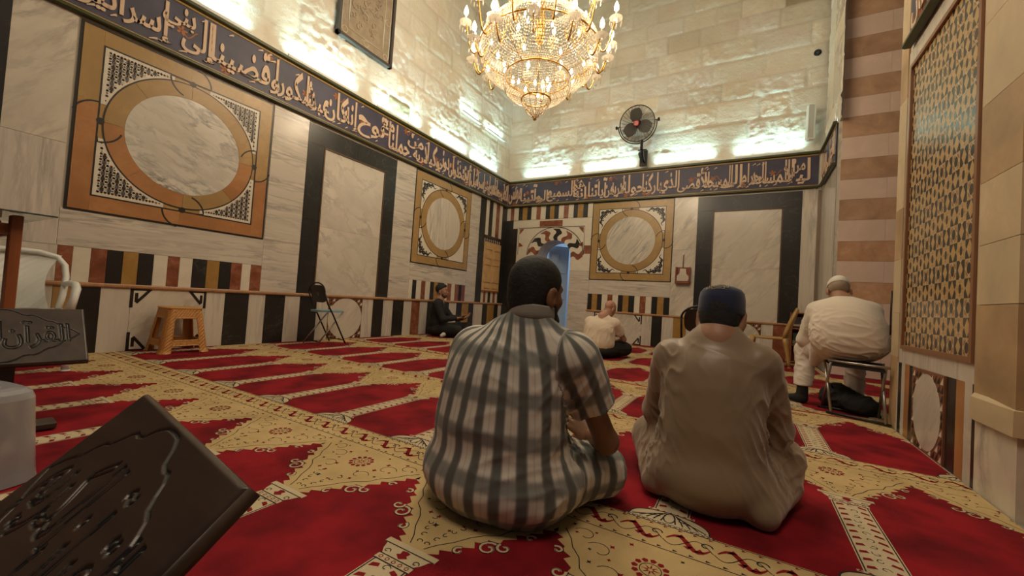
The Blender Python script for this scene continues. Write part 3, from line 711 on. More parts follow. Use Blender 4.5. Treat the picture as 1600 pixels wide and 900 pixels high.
mb.ribbon([(.80 * .95 * cos(a) * (1), DS + .80 * .86 * sin(a) + .03) for a in np.linspace(-.02, PI + .02, 40)], .018, .0145, 2)
mb.ribbon([(-1.03 + .0, 2.0), (-1.03 + .0, 2.69), (.77, 2.69), (.77, 2.0)], .016, .0145, 2)
for sx in (-1, 1):
    for (a, b) in (((.60, 2.66), (.745, 2.66)), ):
        x0 = .745 if sx > 0 else -1.01
        mb.poly([(x0, 2.665), (x0 - sx * .13, 2.665), (x0, 2.52)], .010, .0140, 1); mb.poly([(x0, 2.30), (x0 - sx * .02, 2.31), (x0 - sx * .13, 2.22), (x0, 2.20)], .010, .0140, 1)
    x0 = .86 if sx > 0 else -1.0
mb.rect(-.44, .185, 2.71, 2.86, .010, .0140, 1)
mb.rect(.78, .938, 2.02, 2.22, .010, .0140, 1)
mb.build('inlay_outline', [M['inlay_white'], M['red'], M['inlay_black']], root)

# ---- wooden shutter in the left wall beside the corner
root = thing('cupboard_shutter', 'pale wooden double shutter set in the striped wall near the corner', 'shutter', mat=FL(-.628, 0))
mb = MB()
for s in (-1, 1):
    mb.rect(s * .004 if s > 0 else -.375, .375 if s > 0 else -.004, 1.0, 2.20, .012, .034)
mb.build('door_leaf', M['wood_pine'], root)
mb = MB()
for s in (-1, 1):
    for a, b in ((1.06, 1.16), (1.21, 1.60), (1.64, 1.74), (1.80, 1.96), (2.02, 2.12)):
        mb.rect(*sorted((s * .06, s * .32)), a, b, .034, .052)
mb.build('raised_panel', M['wood_pine'], root)
mb = MB(); mb.rect(-.40, .40, 2.30, 2.36, .012, .04)
for i in range(8): mb.lathe([(.012, 0), (.02, .03), (.01, .06), (.016, .10)], 8, (-.34 + .097 * i, 2.20, .03), M=Matrix.Rotation(-PI / 2, 3, 'X'))
mb.build('spindle_rail', plain('dark turned wood', (.05, .03, .02), .4), root)
mb = MB(); mb.rect(-.39, .39, .965, 1.0, .012, .045); mb.build('sill', M['wood_red'], root)

# ---- carved relief high on the left wall
root = thing('carved_relief', 'tall carved stone relief in a dark frame high on the left wall', 'relief', mat=FL(-4.82, 4.75, -.06))
mb = MB(); X0r, X1r, H = -.55, .55, 1.9
for p in ((X0r, X0r + .05, 0, H), (X1r - .05, X1r, 0, H), (X0r, X1r, 0, .05), (X0r, X1r, H - .05, H)): mb.rect(*p, 0, .07)
mb.build('frame', plain('dark bronze frame', (.06, .05, .045), .5), root)
mb = MB(); mb.rect(X0r + .05, X1r - .05, .05, H - .05, 0, .03); mb.build('field', plain('grey-brown carved stone', (.30, .24, .17), .8, var=.2, bmp=.3), root)
mb = MB()
for x in (X0r + .07, X1r - .07, X0r + .20, X1r - .20): mb.tube([(x, .07 + (.13 if abs(x) < .4 else 0), .032), (x, H - .1, .032)], .010, 6)
for y in (.07, .20): mb.tube([(X0r + .07 + (.13 if y > .1 else 0), y, .032), (X1r - .07 - (.13 if y > .1 else 0), y, .032)], .010, 6)
for x in (X0r + .135, X1r - .135, 0):
    for y in (.135, .75, 1.35): 
        if x or y < .2: mb.tube([(x + .05 * cos(a), y + .05 * sin(a), .034) for a in np.linspace(0, 2 * PI, 17)[:-1]], .008, 6, closed=True)
mb.build('border_strapwork', plain('pale stone strap', (.50, .42, .31), .7), root, smooth=True)
mb = MB(); rr = random.Random(5)
for i in range(70):
    x, y = rr.uniform(-.30, .30), rr.uniform(.26, H - .15)
    P = spiral(x, y, rr.uniform(.04, .09), rr.uniform(0, 6), rr.uniform(.5, 1.1), 12, rr.choice((-1, 1)))
    mb.tube([(max(-.33, min(.33, p[0])), max(.22, p[1]), .034) for p in P], [.014 * (1 - .6 * i / 12) for i in range(13)], 5)
mb.build('vine_carving', plain('carved stone vine', (.36, .29, .21), .75, var=.15), root, smooth=True)

# ---- star mosaic panel on the near pier
root = thing('star_mosaic_panel', 'tall black and tan star mosaic panel in a marble border on the right pier', 'wall panel', mat=FR(-5.0, 0, XP + .012))
y0, y1, z0, z1 = .125, 1.165, .66, 2.76
mb = MB()
for p in ((.03, y0 - .03, .525, z1 + .16), (y1 + .03, 1.235, .525, z1 + .16), (y0 - .03, y1 + .03, .525, z0 - .03), (y0 - .03, y1 + .03, z1 + .03, z1 + .16)): mb.rect(*p, 0, .012)
mb.build('marble_border', M['white_v'], root, rnd=True)
mb = MB()
for p in ((y0 - .03, y0, z0 - .03, z1 + .03), (y1, y1 + .03, z0 - .03, z1 + .03), (y0, y1, z0 - .03, z0), (y0, y1, z1, z1 + .03)): mb.rect(*p, 0, .026)
mb.build('wood_moulding', plain('brown moulding', (.24, .11, .05), .35), root)
mb = MB(); mb.rect(y0, y1, z0, z1, 0, .008, 0)
def star_cells(mb):
    cu, cv = .1, .1075; cu2 = cu
    nu = int((y1 - y0) / cu) + 2; nv_ = int((z1 - z0) / cv) + 2
    for j in range(nv_):
        for i in range(nu):
            x, y = y1 - .07 - i * cu + .0, z0 + .045 + j * cv; Z = .0088
            def P(pts, m, Zz=Z):
                q = [(min(max(x + a * cu, y0), y1), min(max(y + b * cv, z0), z1)) for a, b in pts]
                if max(p[0] for p in q) - min(p[0] for p in q) > .004 and max(p[1] for p in q) - min(p[1] for p in q) > .004:
                    mb.poly(q, Zz, Zz, m)
            if i % 2 == 0 and j % 2 == 0:                          # eight-pointed rosette
                P([(-.5, -.5), (.5, -.5), (.5, .5), (-.5, .5)], 0)
                for k in range(8):
                    a = k * PI / 4; P([(.5 * cos(a), .5 * sin(a)), (.36 * cos(a + .28), .36 * sin(a + .28)), (.30 * cos(a), .30 * sin(a)), (.36 * cos(a - .28), .36 * sin(a - .28))], 3 if k % 2 else 2, Z + .0003)
                    a += PI / 8; P([(.46 * cos(a), .46 * sin(a)), (.37 * cos(a + .12), .37 * sin(a + .12)), (.37 * cos(a - .12), .37 * sin(a - .12))], 1, Z + .0003)
                P([(.24 * cos(a), .30 * sin(a)) for a in np.linspace(0, 2 * PI, 8, endpoint=False)], 1, Z + .0004)
            elif i % 2 and j % 2:                                  # tan square with dark seed
                P([(-.5, -.5), (.5, -.5), (.5, .5), (-.5, .5)], 0)
                for k in range(8):
                    a = k * PI / 4; P([(.38 * cos(a), .44 * sin(a)), (.27 * cos(a + .25), .33 * sin(a + .25)), (.27 * cos(a - .25), .33 * sin(a - .25))], 2 if k % 2 else 3, Z + .0003)
                P([(.17 * cos(a), .27 * sin(a)) for a in np.linspace(0, 2 * PI, 8, endpoint=False)], 1, Z + .0004)
            else:                                                  # black field with a tan lozenge
                P([(-.5, -.5), (.5, -.5), (.5, .5), (-.5, .5)], 1)
                if j % 2: P([(0, -.5), (.34, 0), (0, .5), (-.34, 0)], 0, Z + .0003); P([(-.5, -.2), (-.34, 0), (-.5, .2)], 0, Z + .0003); P([(.5, -.2), (.34, 0), (.5, .2)], 0, Z + .0003)
                else: P([(0, -.46), (.3, 0), (0, .46), (-.3, 0)], 0, Z + .0003); P([(-.18, -.5), (0, -.34), (.18, -.5)], 2, Z + .0003); P([(-.18, .5), (0, .34), (.18, .5)], 2, Z + .0003)
star_cells(mb)
M['mosaic_tan'] = plain('tan mosaic', (.50, .33, .14), .28, var=.12, scale=20)
mb.build('star_mosaic', [M['mosaic_tan'], plain('black mosaic', (.02, .02, .018), .25), plain('cream mosaic', (.60, .50, .38), .3), plain('maroon mosaic', (.20, .06, .04), .3)], root)

# ================================================================ CALLIGRAPHY FRIEZE
_F = {'ا':(0xFE8D,2),'أ':(0xFE83,2),'إ':(0xFE87,2),'آ':(0xFE81,2),'ب':(0xFE8F,4),'ة':(0xFE93,2),'ت':(0xFE95,4),'ج':(0xFE9D,4),'ح':(0xFEA1,4),'خ':(0xFEA5,4),'د':(0xFEA9,2),'ذ':(0xFEAB,2),'ر':(0xFEAD,2),'س':(0xFEB1,4),'ش':(0xFEB5,4),'ص':(0xFEB9,4),'ض':(0xFEBD,4),'ع':(0xFEC9,4),'غ':(0xFECD,4),'ف':(0xFED1,4),'ق':(0xFED5,4),'ك':(0xFED9,4),'ل':(0xFEDD,4),'م':(0xFEE1,4),'ن':(0xFEE5,4),'ه':(0xFEE9,4),'و':(0xFEED,2),'ى':(0xFEEF,2),'ي':(0xFEF1,4),'ئ':(0xFE89,4)}
_LA = {'ا': 0xFEFB, 'أ': 0xFEF7, 'إ': 0xFEF9, 'آ': 0xFEF5}
def shape(t):
    """joined Arabic letter forms in drawing order"""
    out = []; i = 0; pj = False
    while i < len(t):
        ch = t[i]
        if ch not in _F: out.append(ch); pj = False; i += 1; continue
        if ch == 'ل' and i + 1 < len(t) and t[i + 1] in _LA:
            out.append(chr(_LA[t[i + 1]] + (1 if pj else 0))); pj = False; i += 2; continue
        b, n = _F[ch]; nj = n == 4 and i + 1 < len(t) and t[i + 1] in _F
        out.append(chr(b + (3 if pj and nj else 1 if pj else 2 if nj else 0))); pj = nj; i += 1
    return ''.join(reversed(out))
def word_mesh(t, bold=.016, depth=.0, res=3):
    c = bpy.data.curves.new('t', 'FONT'); c.body = shape(t); c.offset = bold; c.extrude = depth; c.resolution_u = res
    o = bpy.data.objects.new('t', c); COL.objects.link(o); dg = bpy.context.evaluated_depsgraph_get()
    me = o.evaluated_get(dg).to_mesh(); v = np.array([p.co[:] for p in me.vertices]); f = [tuple(p.vertices) for p in me.polygons]
    o.evaluated_get(dg).to_mesh_clear(); bpy.data.objects.remove(o); bpy.data.curves.remove(c)
    return v, f
TALL = set('اأإآلكط')
def lettering(mb, words, z_lo, z_hi, seed=0):
    H = z_hi - z_lo
    for i, (t, a, b, band) in enumerate(words):
        v, f = word_mesh(t, .022, .02)
        v[:, 1] = np.where(v[:, 1] > .34, .34 + (v[:, 1] - .34) * 2.1, np.where(v[:, 1] < -.02, -.02 + (v[:, 1] + .02) * .8, v[:, 1]))
        lo, hi = v.min(0), v.max(0)
        za, zb = {'f': (.03, .97), 'l': (.03, .62), 'h': (.42, .97)}[band]
        x = a + (v[:, 0] - lo[0]) / (hi[0] - lo[0]) * (b - a); z = z_lo + H * (za + (v[:, 1] - lo[1]) / (hi[1] - lo[1]) * (zb - za)); d = .5 * (v[:, 2] / .02 + 1) * .014
        mb.add(np.stack([x, z, d + .0], 1).tolist(), f, 0)
        r = random.Random(seed + 3)                      # vowel strokes over and under the word
        for q in range(max(1, int((b - a) / .16))):
            cx = a + (b - a) * r.uniform(.1, .9); cy = z_lo + H * (r.uniform(.84, .97) if r.random() < .55 else r.uniform(.02, .12)); L = r.uniform(.04, .075)
            mb.ribbon([(cx - L / 2, cy - .016), (cx, cy + .002), (cx + L / 2, cy + .016)], .017, .0125, taper=lambda t: .5 + .9 * t)
LEFT = [('الكتاب', -.42, -.06, 'f'), ('وجعلناه', -.80, -.36, 'f'), ('هدى', -1.02, -.76, 'l'), ('لبني', -1.22, -.95, 'f'), ('إسرائيل', -1.74, -1.16, 'f'), ('ألا', -1.98, -1.72, 'f'), ('تتخذوا', -2.42, -1.95, 'f'), ('من', -2.56, -2.34, 'l'), ('دوني', -2.92, -2.54, 'f'), ('وكيلا', -3.32, -2.86, 'f'), ('ذرية', -3.62, -3.22, 'l'), ('من', -3.78, -3.36, 'h'), ('حملنا', -4.24, -3.72, 'f'), ('مع', -4.42, -4.12, 'h'), ('نوح', -4.90, -4.34, 'f'), ('إنه', -5.18, -4.88, 'f'), ('كان', -5.50, -5.10, 'f'), ('عبدا', -5.80, -5.42, 'f'), ('شكورا', -6.24, -5.66, 'f'), ('وقضينا', -7.00, -6.18, 'f'), ('إلى', -7.28, -6.94, 'f'), ('بني', -7.46, -7.16, 'h'), ('إسرائيل', -8.16, -7.36, 'f'), ('في', -8.45, -8.12, 'h'), ('الكتاب', -9.0, -8.25, 'f'), ('لتفسدن', -9.7, -8.95, 'f')]
BACK = [('موسى', .03, .40, 'f'), ('وآتينا', .38, .98, 'f'), ('البصير', .46, 1.18, 'l'), ('السميع', 1.16, 1.90, 'f'), ('هو', 1.84, 2.16, 'h'), ('إنه', 1.86, 2.26, 'l'), ('آياتنا', 2.24, 2.70, 'f'), ('من', 2.62, 2.88, 'l'), ('لنريه', 2.78, 3.10, 'f'), ('حوله', 3.02, 3.56, 'f'), ('باركنا', 3.50, 3.92, 'f'), ('الذي', 3.88, 4.28, 'f'), ('الأقصى', 4.24, 4.86, 'f'), ('المسجد', 4.76, 5.28, 'f'), ('إلى', 5.04, 5.52, 'f'), ('الحرام', 5.44, 5.86, 'f'), ('المسجد', 5.60, 6.24, 'f'), ('من', 6.26, 6.48, 'h'), ('ليلا', 6.14, 6.56, 'f')]
SIDE = [('بعبده', .05, .50, 'f'), ('أسرى', .46, .90, 'f'), ('الذي', .86, 1.24, 'f')]
M['frieze_blue'] = plain('deep violet-blue ground', (.052, .048, .088), .5, var=.3, scale=3)
M['letter'] = plain('buff raised lettering', (.66, .48, .34), .55, var=.08)
M['flower'] = plain('rust ornament', (.38, .12, .03), .55)
def frieze(mx, U0, U1, words, label, seed, zb=3.237, zt=3.937, shift=0.0):
    root = thing('calligraphy_frieze', label, 'frieze', mat=mx @ Matrix.Translation((0, 0, shift)), group='painted calligraphy bands')
    mb = MB(); mb.rect(U0, U1, zb, zt, .0135, .018, 0); mb.build('ground', [M['frieze_blue']], root)
    for nm, a, b in (('lower_moulding', zb, zb + .045), ('upper_moulding', zt - .055, zt)):
        mb = MB(); zz = [(a, .018), (a, .055), (a + .012, .068), (b - .012, .068), (b, .055), (b, .018)]
        mb.add([(u, z, d) for u in (U0, U1) for z, d in zz], [(i, i + 6, i + 7, i + 1) for i in range(5)] + [(0, 1, 2, 3, 4, 5), (11, 10, 9, 8, 7, 6)]); mb.build(nm, M['olive'], root)
    mb = MB(); mb.rect(U0, U1, zb + .045, zb + .068, .018, .026); mb.rect(U0, U1, zt - .080, zt - .055, .018, .026); mb.build('gilt_line', M['gold'], root)
    r = random.Random(seed); MO = M['flower']
    u = U0 + .2
    while u < U1 - .2:
        x, y = u, r.choice((zb + .14, zt - .16, (zb + zt) / 2)) + r.uniform(-.03, .03); k = r.uniform(0, 6)
        mb = MB()
        for q in range(5):
            a = k + q * 2 * PI / 5; mb.poly([(x + .01 * cos(a - 1), y + .01 * sin(a - 1)), (x + .045 * cos(a - .3), y + .045 * sin(a - .3)), (x + .06 * cos(a), y + .06 * sin(a)), (x + .045 * cos(a + .3), y + .045 * sin(a + .3)), (x + .01 * cos(a + 1), y + .01 * sin(a + 1))], .018, .0215)
        mb.ribbon([(x + .05 * t * 3, y + .05 * sin(t * 5 + k)) for t in np.linspace(0, 1, 10)], .012, .020)
        mb.build('floral_ornament', MO, root); u += r.uniform(.34, .55)
    for i, wd_ in enumerate(words):
        mb = MB(); lettering(mb, [wd_], zb + .085, zt - .095, i); mb.v = [(a, b, c + .018) for a, b, c in mb.v]; mb.build('lettering', M['letter'], root)
    return root
frieze(FL(), -10.8, -.07, LEFT, 'long blue calligraphy frieze running along the left wall', 1)
frieze(FB(), .0, 6.68, BACK, 'blue calligraphy frieze across the back wall below the fan', 2)
frieze(FR(0, 0, XR), .07, 1.34, SIDE, 'short end of the blue frieze in the right-hand recess', 3)
frieze(FR(-5.05, 0, XP + .012), 0.0, 1.18, [('سبحان', .05, .6, 'f'), ('الذي', .55, 1.1, 'f')], 'piece of blue frieze above the star mosaic on the near pier', 4, 2.955, 3.655)

# ================================================================ LIGHT BARS ON THE FRIEZE
M['led_on'] = newmat('lit diffuser')[0]; _b = M['led_on'].node_tree.nodes['Principled BSDF']
_b.inputs['Emission Color'].default_value = (.80, 1.0, .93, 1); _b.inputs['Emission Strength'].default_value = 6.0
LEDP = 7.5
def light_bar(mx, u0, u1, z, label, energy=LEDP, grp='light bars along the frieze top', n=.0):
    root = thing('light_bar', label, 'light', mat=mx @ Matrix.Translation((u0, z, n)), group=grp)
    L = u1 - u0
    mb = MB(); mb.add([(x, y, d) for x in (0, L) for y, d in ((0, -.03), (.0, .03), (.035, .03), (.045, .018), (.012, .012), (.012, -.03))], [(i, i + 6, (i + 1) % 6 + 6, (i + 1) % 6) for i in range(6)] + [(0, 1, 2, 3, 4, 5), (11, 10, 9, 8, 7, 6)])
    mb.build('housing', M['plastic_white'], root)
    mb = MB(); mb.rect(.01, L - .01, .013, .014, -.025, .008); mb.build('diffuser', M['led_on'], root)
    mb = MB(); mb.tube([(L, .01, 0), (L + .03, .02, .01), (L + .07, 0.005, .02), (L + .11, .004, .02)], .006, 6); mb.build('cable', M['plastic_white'], root, smooth=True)
    d = bpy.data.lights.new('light_bar_glow', 'AREA'); d.shape = 'RECTANGLE'; d.size = L - .02; d.size_y = .03; d.energy = energy * L; d.color = (.52, .96, .96)
    d.spread = 1.5
    o = bpy.data.objects.new('light_bar_glow', d); COL.objects.link(o); o.parent = root
    o.matrix_local = Matrix.Translation((L / 2, .03, -.02)) @ Matrix.Rotation(PI / 2 - .06, 4, 'X')
for a, b, l in ((-10.6, -9.6, 'light bar over the left frieze nearest the camera'), (-9.0, -7.9, 'light bar above the left end of the large medallion'), (-7.60, -6.56, 'light bar over the right half of the large medallion'), (-6.10, -4.91, 'light bar left of the carved relief corner'), (-4.54, -3.39, 'light bar below and right of the carved relief'), (-3.05, -1.87, 'light bar over the pale-disc medallion'), (-1.71, -.53, 'light bar over the wooden shutter')):
    light_bar(FL(), a, b, 3.94, l, n=.01)
for a, b, l in ((.41, 1.67, 'light bar over the arched doorway'), (2.09, 3.31, 'light bar just left of the fan bracket'), (3.73, 4.92, 'light bar just right of the fan bracket'), (5.30, 6.45, 'light bar under the white wall speaker')):
    light_bar(FB(), a, b, 3.94, l, n=.01)
light_bar(FR(0, 0, XR), .25, 1.25, 3.94, 'light bar on the frieze in the right recess', n=.01)
for a, b, l in ((-2.2, -1.45, 'light bar on bare masonry left of the corner pair'), (-1.2, -.35, 'light bar on bare masonry nearest the corner')):
    light_bar(FL(), a, b, 4.92, l, energy=4, grp='light bars on the masonry', n=-.02)
# ================================================================ CHANDELIER
CH = Vector((3.27, -4.87, 3.05))                                # tip of the lowest cone
root = thing('chandelier', 'large gilt crystal chandelier with lit candle bulbs hanging over the room', 'chandelier', CH)
M['crystal'], nt, b = newmat('cut crystal'); b.inputs['Base Color'].default_value = (.93, .82, .66, 1); b.inputs['Roughness'].default_value = .14; b.inputs['Transmission Weight'].default_value = .12; b.inputs['IOR'].default_value = 1.5; b.inputs['Specular IOR Level'].default_value = .8
M['clear'], nt, b = newmat('clear crystal'); b.inputs['Base Color'].default_value = (.92, .88, .80, 1); b.inputs['Roughness'].default_value = .06; b.inputs['Transmission Weight'].default_value = .25
tr_ = N(nt, 'ShaderNodeBsdfTranslucent'); tr_.inputs[0].default_value = (1, .94, .84, 1); mx_ = N(nt, 'ShaderNodeMixShader', ins={0: .6}); nt.links.new(b.outputs[0], mx_.inputs[1]); nt.links.new(tr_.outputs[0], mx_.inputs[2]); nt.links.new(mx_.outputs[0], nt.nodes['Material Output'].inputs[0])
M['brass'] = plain('gilt brass', (.75, .46, .14), .25, .9)
M['bulb'] = newmat('lit bulb')[0]; _b = M['bulb'].node_tree.nodes['Principled BSDF']; _b.inputs['Emission Color'].default_value = (1, .84, .60, 1); _b.inputs['Emission Strength'].default_value = 15
def beads(prof, size, name):
    mb = MB(); rr = random.Random(2)
    P = [Vector((r, 0, z)) for r, z in prof]; L = [0]
    for a, b in zip(P[:-1], P[1:]): L.append(L[-1] + (b - a).length)
    n = int(L[-1] / (size * 1.25)); vs, fs = [], []
    for k in range(n + 1):
        s = L[-1] * k / n; i = max(j for j in range(len(L)) if L[j] <= s + 1e-9); i = min(i, len(L) - 2)
        t = (s - L[i]) / (L[i + 1] - L[i]); p = P[i].lerp(P[i + 1], t); m = max(4, int(2 * PI * p.x / (size * 1.12)))
        for q in range(m):
            a = 2 * PI * (q + .5 * (k % 2)) / m; c = Vector((p.x * cos(a), p.x * sin(a), p.z)); h = size * .47
            R = Vector((cos(a), sin(a), 0)) * h * .7; T = Vector((-sin(a), cos(a), 0)) * h; U = Vector((0, 0, h * 1.05)); b0 = len(vs)
            vs += [c + R, c + T, c - R, c - T, c + U, c - U]
            fs += [(b0, b0 + 1, b0 + 4), (b0 + 1, b0 + 2, b0 + 4), (b0 + 2, b0 + 3, b0 + 4), (b0 + 3, b0, b0 + 4), (b0 + 1, b0, b0 + 5), (b0 + 2, b0 + 1, b0 + 5), (b0 + 3, b0 + 2, b0 + 5), (b0, b0 + 3, b0 + 5)]
    mb.v = vs; mb.f = fs; mb.m = [0] * len(fs)
    o = mb.build(name, M['crystal'], root); o['kind'] = 'stuff'; return o
beads([(.02, .0), (.10, .07), (.165, .17), (.175, .23)], .020, 'crystal_bead_net')
beads([(.18, .235), (.30, .255), (.375, .31), (.41, .39), (.41, .47), (.395, .51)], .021, 'crystal_bead_net')
beads([(.40, .51), (.56, .535), (.665, .60), (.72, .70), (.735, .82), (.71, .95), (.63, 1.06), (.53, 1.11)], .025, 'crystal_bead_net')
beads([(.50, 1.12), (.40, 1.20), (.34, 1.32), (.36, 1.45), (.42, 1.52)], .03, 'crystal_bead_net')
beads([(.22, 1.55), (.16, 1.75), (.12, 2.0), (.18, 2.2)], .03, 'crystal_bead_net')
mb = MB()
for r, z in ((.178, .232), (.398, .508), (.737, .84), (.565, 1.105), (.43, 1.53), (.22, 1.56)):
    mb.tube([(r * cos(a), r * sin(a), z) for a in np.linspace(0, 2 * PI, 49)[:-1]], .012, 6, closed=True)
for k in range(12):
    a = 2 * PI * k / 12; mb.tube([(r * cos(a), r * sin(a), z) for r, z in ((.02, .01), (.16, .17), (.175, .23))], .004, 5); mb.tube([(r * cos(a), r * sin(a), z) for r, z in ((.18, .24), (.37, .31), (.395, .5))], .004, 5)
    mb.tube([(r * cos(a), r * sin(a), z) for r, z in ((.40, .51), (.66, .60), (.735, .80), (.71, .95), (.56, 1.10), (.42, 1.19), (.34, 1.32), (.42, 1.52))], .005, 5)
mb.lathe([(.0, -.03), (.02, -.02), (.025, 0), (.01, .02)], 12); mb.lathe([(.0, .9), (.05, .95), (.06, 1.2), (.03, 1.5), (.05, 1.7), (.02, 1.9), (.02, 6.2)], 16)
mb.build('gilt_frame', M['brass'], root, smooth=True)
mb = MB(); mb.lathe([(.0, 0), (.02, .02), (.022, .045), (.012, .08), (0.0, .105)], 10); bulb_v = mb
def arm(a, r0, z0, r1, z1, first=[None]):
    e = Vector((cos(a), sin(a), 0)); 
    P = [e * (r0 + (r1 - r0) * t) + Vector((0, 0, z0 - .16 * sin(PI * min(1, t * 1.15)) + (z1 - z0) * max(0, (t - .6) / .4) ** 1.5)) for t in np.linspace(0, 1, 12)]
    mb = MB(); mb.tube(P, .011, 6); o = mb.build('arm', M['brass'], root, smooth=True)
    tip = P[-1]
    mb = MB(); mb.lathe([(.012, -.03), (.05, -.015), (.075, .012), (.07, .016), (.02, .01)], 14, tip)
    for k in range(7):
        q = tip + Vector((.068 * cos(2 * PI * k / 7), .068 * sin(2 * PI * k / 7), -.015)); mb.lathe([(0, -.07), (.010, -.045), (.004, -.005), (0, 0)], 5, q)
    for f in range(4):
        q = tip * 1.0 + Vector((0, 0, -.10 - .05 * f)) - e * .03 * f; mb.lathe([(0, -.02), (.011, 0), (0, .02)], 6, q)
    mb.build('drip_pan', M['clear'], o)
    mb = MB(); mb.lathe([(.013, .0), (.013, .085)], 8, tip); mb.build('candle_sleeve', M['plastic_white'], o)
    mb = MB(); mb.v = [tuple(Vector(p) * 1.25 + tip + Vector((0, 0, .085))) for p in bulb_v.v]; mb.f = bulb_v.f; mb.m = bulb_v.m; mb.build('bulb', M['bulb'], o, smooth=True)
    return tip
tips = []
for k in range(12): tips.append(arm(2 * PI * (k + .25) / 12, .70, .86, .92, 1.06))
for k in range(12): tips.append(arm(2 * PI * (k + .75) / 12, .66, .72, .84, .74))
for k in range(8): tips.append(arm(2 * PI * k / 8 + .2, .42, 1.30, .66, 1.40))
for z, r, n in ((.33, .14, 4), (.60, .42, 6), (.78, .60, 6), (1.25, .2, 5)):
    for k in range(n):
        a = 2 * PI * k / n + z; mb = MB(); mb.v = [tuple(Vector(p) * .8 + Vector((r * cos(a), r * sin(a), z))) for p in bulb_v.v]; mb.f = bulb_v.f; mb.m = bulb_v.m; mb.build('bulb', M['bulb'], root, smooth=True)
CHE = 330.0
for k in range(6):
    a = 2 * PI * k / 6 + .3; lamp('chandelier_glow', 'POINT', (.98 * cos(a), .98 * sin(a), 1.3), CHE / 8, (1, .80, .55), .08, parent=root)
lamp('chandelier_glow', 'POINT', (0, 0, .74), CHE / 22, (1, .80, .52), .12, parent=root)
lamp('chandelier_glow', 'POINT', (0, 0, 2.35), CHE / 3.6, (1, .80, .52), .1, parent=root)

# ================================================================ WALL FAN
root = thing('wall_fan', 'dark wire-caged fan on a bracket on the back wall', 'fan', (3.45, -.10, 4.0))
face = Matrix.Translation((-.02, -.42, .77)) @ Matrix.Rotation(.26, 4, 'X') @ Matrix.Rotation(-.06, 4, 'Y')   # fan axis along local -y
def inM(mb): mb.v = [tuple(face @ Vector(p)) for p in mb.v]; return mb
R_f = .37
mb = MB()
for r in np.linspace(.09, R_f, 13): 
    for s in (-1, 1):
        y = s * .065 * math.sqrt(max(0, 1 - (r / R_f) ** 2)) ** .5 if r < R_f else 0
        mb.tube([(r * cos(a), y, r * sin(a)) for a in np.linspace(0, 2 * PI, 41)[:-1]], .0022, 4, closed=True)
for k in range(28):
    a = 2 * PI * k / 28
    for s in (-1, 1): mb.tube([(r * cos(a + .25 * (1 - r / R_f)), s * .065 * math.sqrt(max(0, 1 - (r / R_f) ** 2)) ** .5, r * sin(a + .25 * (1 - r / R_f))) for r in np.linspace(.05, R_f, 8)], .0022, 4)
mb.tube([(R_f * cos(a), 0, R_f * sin(a)) for a in np.linspace(0, 2 * PI, 49)[:-1]], .011, 6, closed=True)
inM(mb).build('wire_cage', M['metal_dark'], root)
for k in range(3):
    mb = MB(); a0 = PI / 2 + .05 + 2 * PI * k / 3; P = np.zeros((9, 7, 3))
    for j in range(9):
        r = .05 + .27 * j / 8; wdt = .075 + .16 * sin(PI * min(1, .15 + .75 * j / 8))
        for i in range(7):
            t = (i / 6 - .5) * wdt * 2 / (r + .12); P[j, i] = (r * cos(a0 + t), .02 * (i / 6 - .5) * 1.6, r * sin(a0 + t))
    inM(mb.grid(P)).build('blade', plain('dark fan blade', (.085, .075, .065), .45) if k == 0 else bpy.data.materials['dark fan blade'], root, smooth=True)
mb = MB(); mb.lathe([(0, 0), (.07, .0), (.085, .03), (.085, .16), (.05, .2), (0, .2)], 20, M=Matrix.Rotation(-PI / 2, 3, 'X')); inM(mb).build('motor', M['metal_dark'], root, smooth=True)
mb = MB(); mb.lathe([(0, .012), (.05, .010), (.062, 0), (.062, -.01)], 24, (0, -.068, 0), M=Matrix.Rotation(PI / 2, 3, 'X')); bd_ = inM(mb).build('badge', plain('red fan badge', (.42, .03, .025), .4), root)
mb = MB()
for z in (-.026, .0, .026): mb.box(-.035, .035, -.084, -.079, z - .005, z + .005)
inM(mb).build('badge_stripe', plain('pale badge stripe', (.6, .35, .3), .4), bd_)
mb = MB(); mb.tube([((R_f + .04) * cos(a), .02, (R_f + .04) * sin(a)) for a in np.linspace(PI + .0, 2 * PI, 25)], .012, 6)
for s in (-1, 1): mb.tube([(s * (R_f - .01), .02, 0), (s * (R_f + .09), .02, 0)], .012, 8); 
inM(mb).build('yoke', M['metal_dark'], root, smooth=True)
for s in (-1, 1):
    mb = MB(); mb.lathe([(0, 0), (.035, 0), (.04, .015), (.035, .035), (0, .035)], 12, (s * (R_f + .06), .02, 0), M=Matrix.Rotation(s * PI / 2, 3, 'Y')); inM(mb).build('clamp_knob', M['metal_dark'], root)
mb = MB(); mb.tube([(.1, -.40, .37), (.1, -.36, .20), (.1, -.22, .08), (.09, -.05, .05)], .025, 8); mb.tube([(.1, -.40, .20), (.1, -.40, .40)], .03, 8)
mb.tube([(.0, -.02, .30), (-.01, -.12, .22), (.04, -.22, .09), (.09, -.26, .08)], .022, 8); mb.tube([(.02, -.36, .2), (.2, -.36, .2)], .014, 8); mb.cbox((.06, .02, .15), (.16, .05, .34))
mb.build('bracket_arm', M['metal_dark'], root, smooth=False)

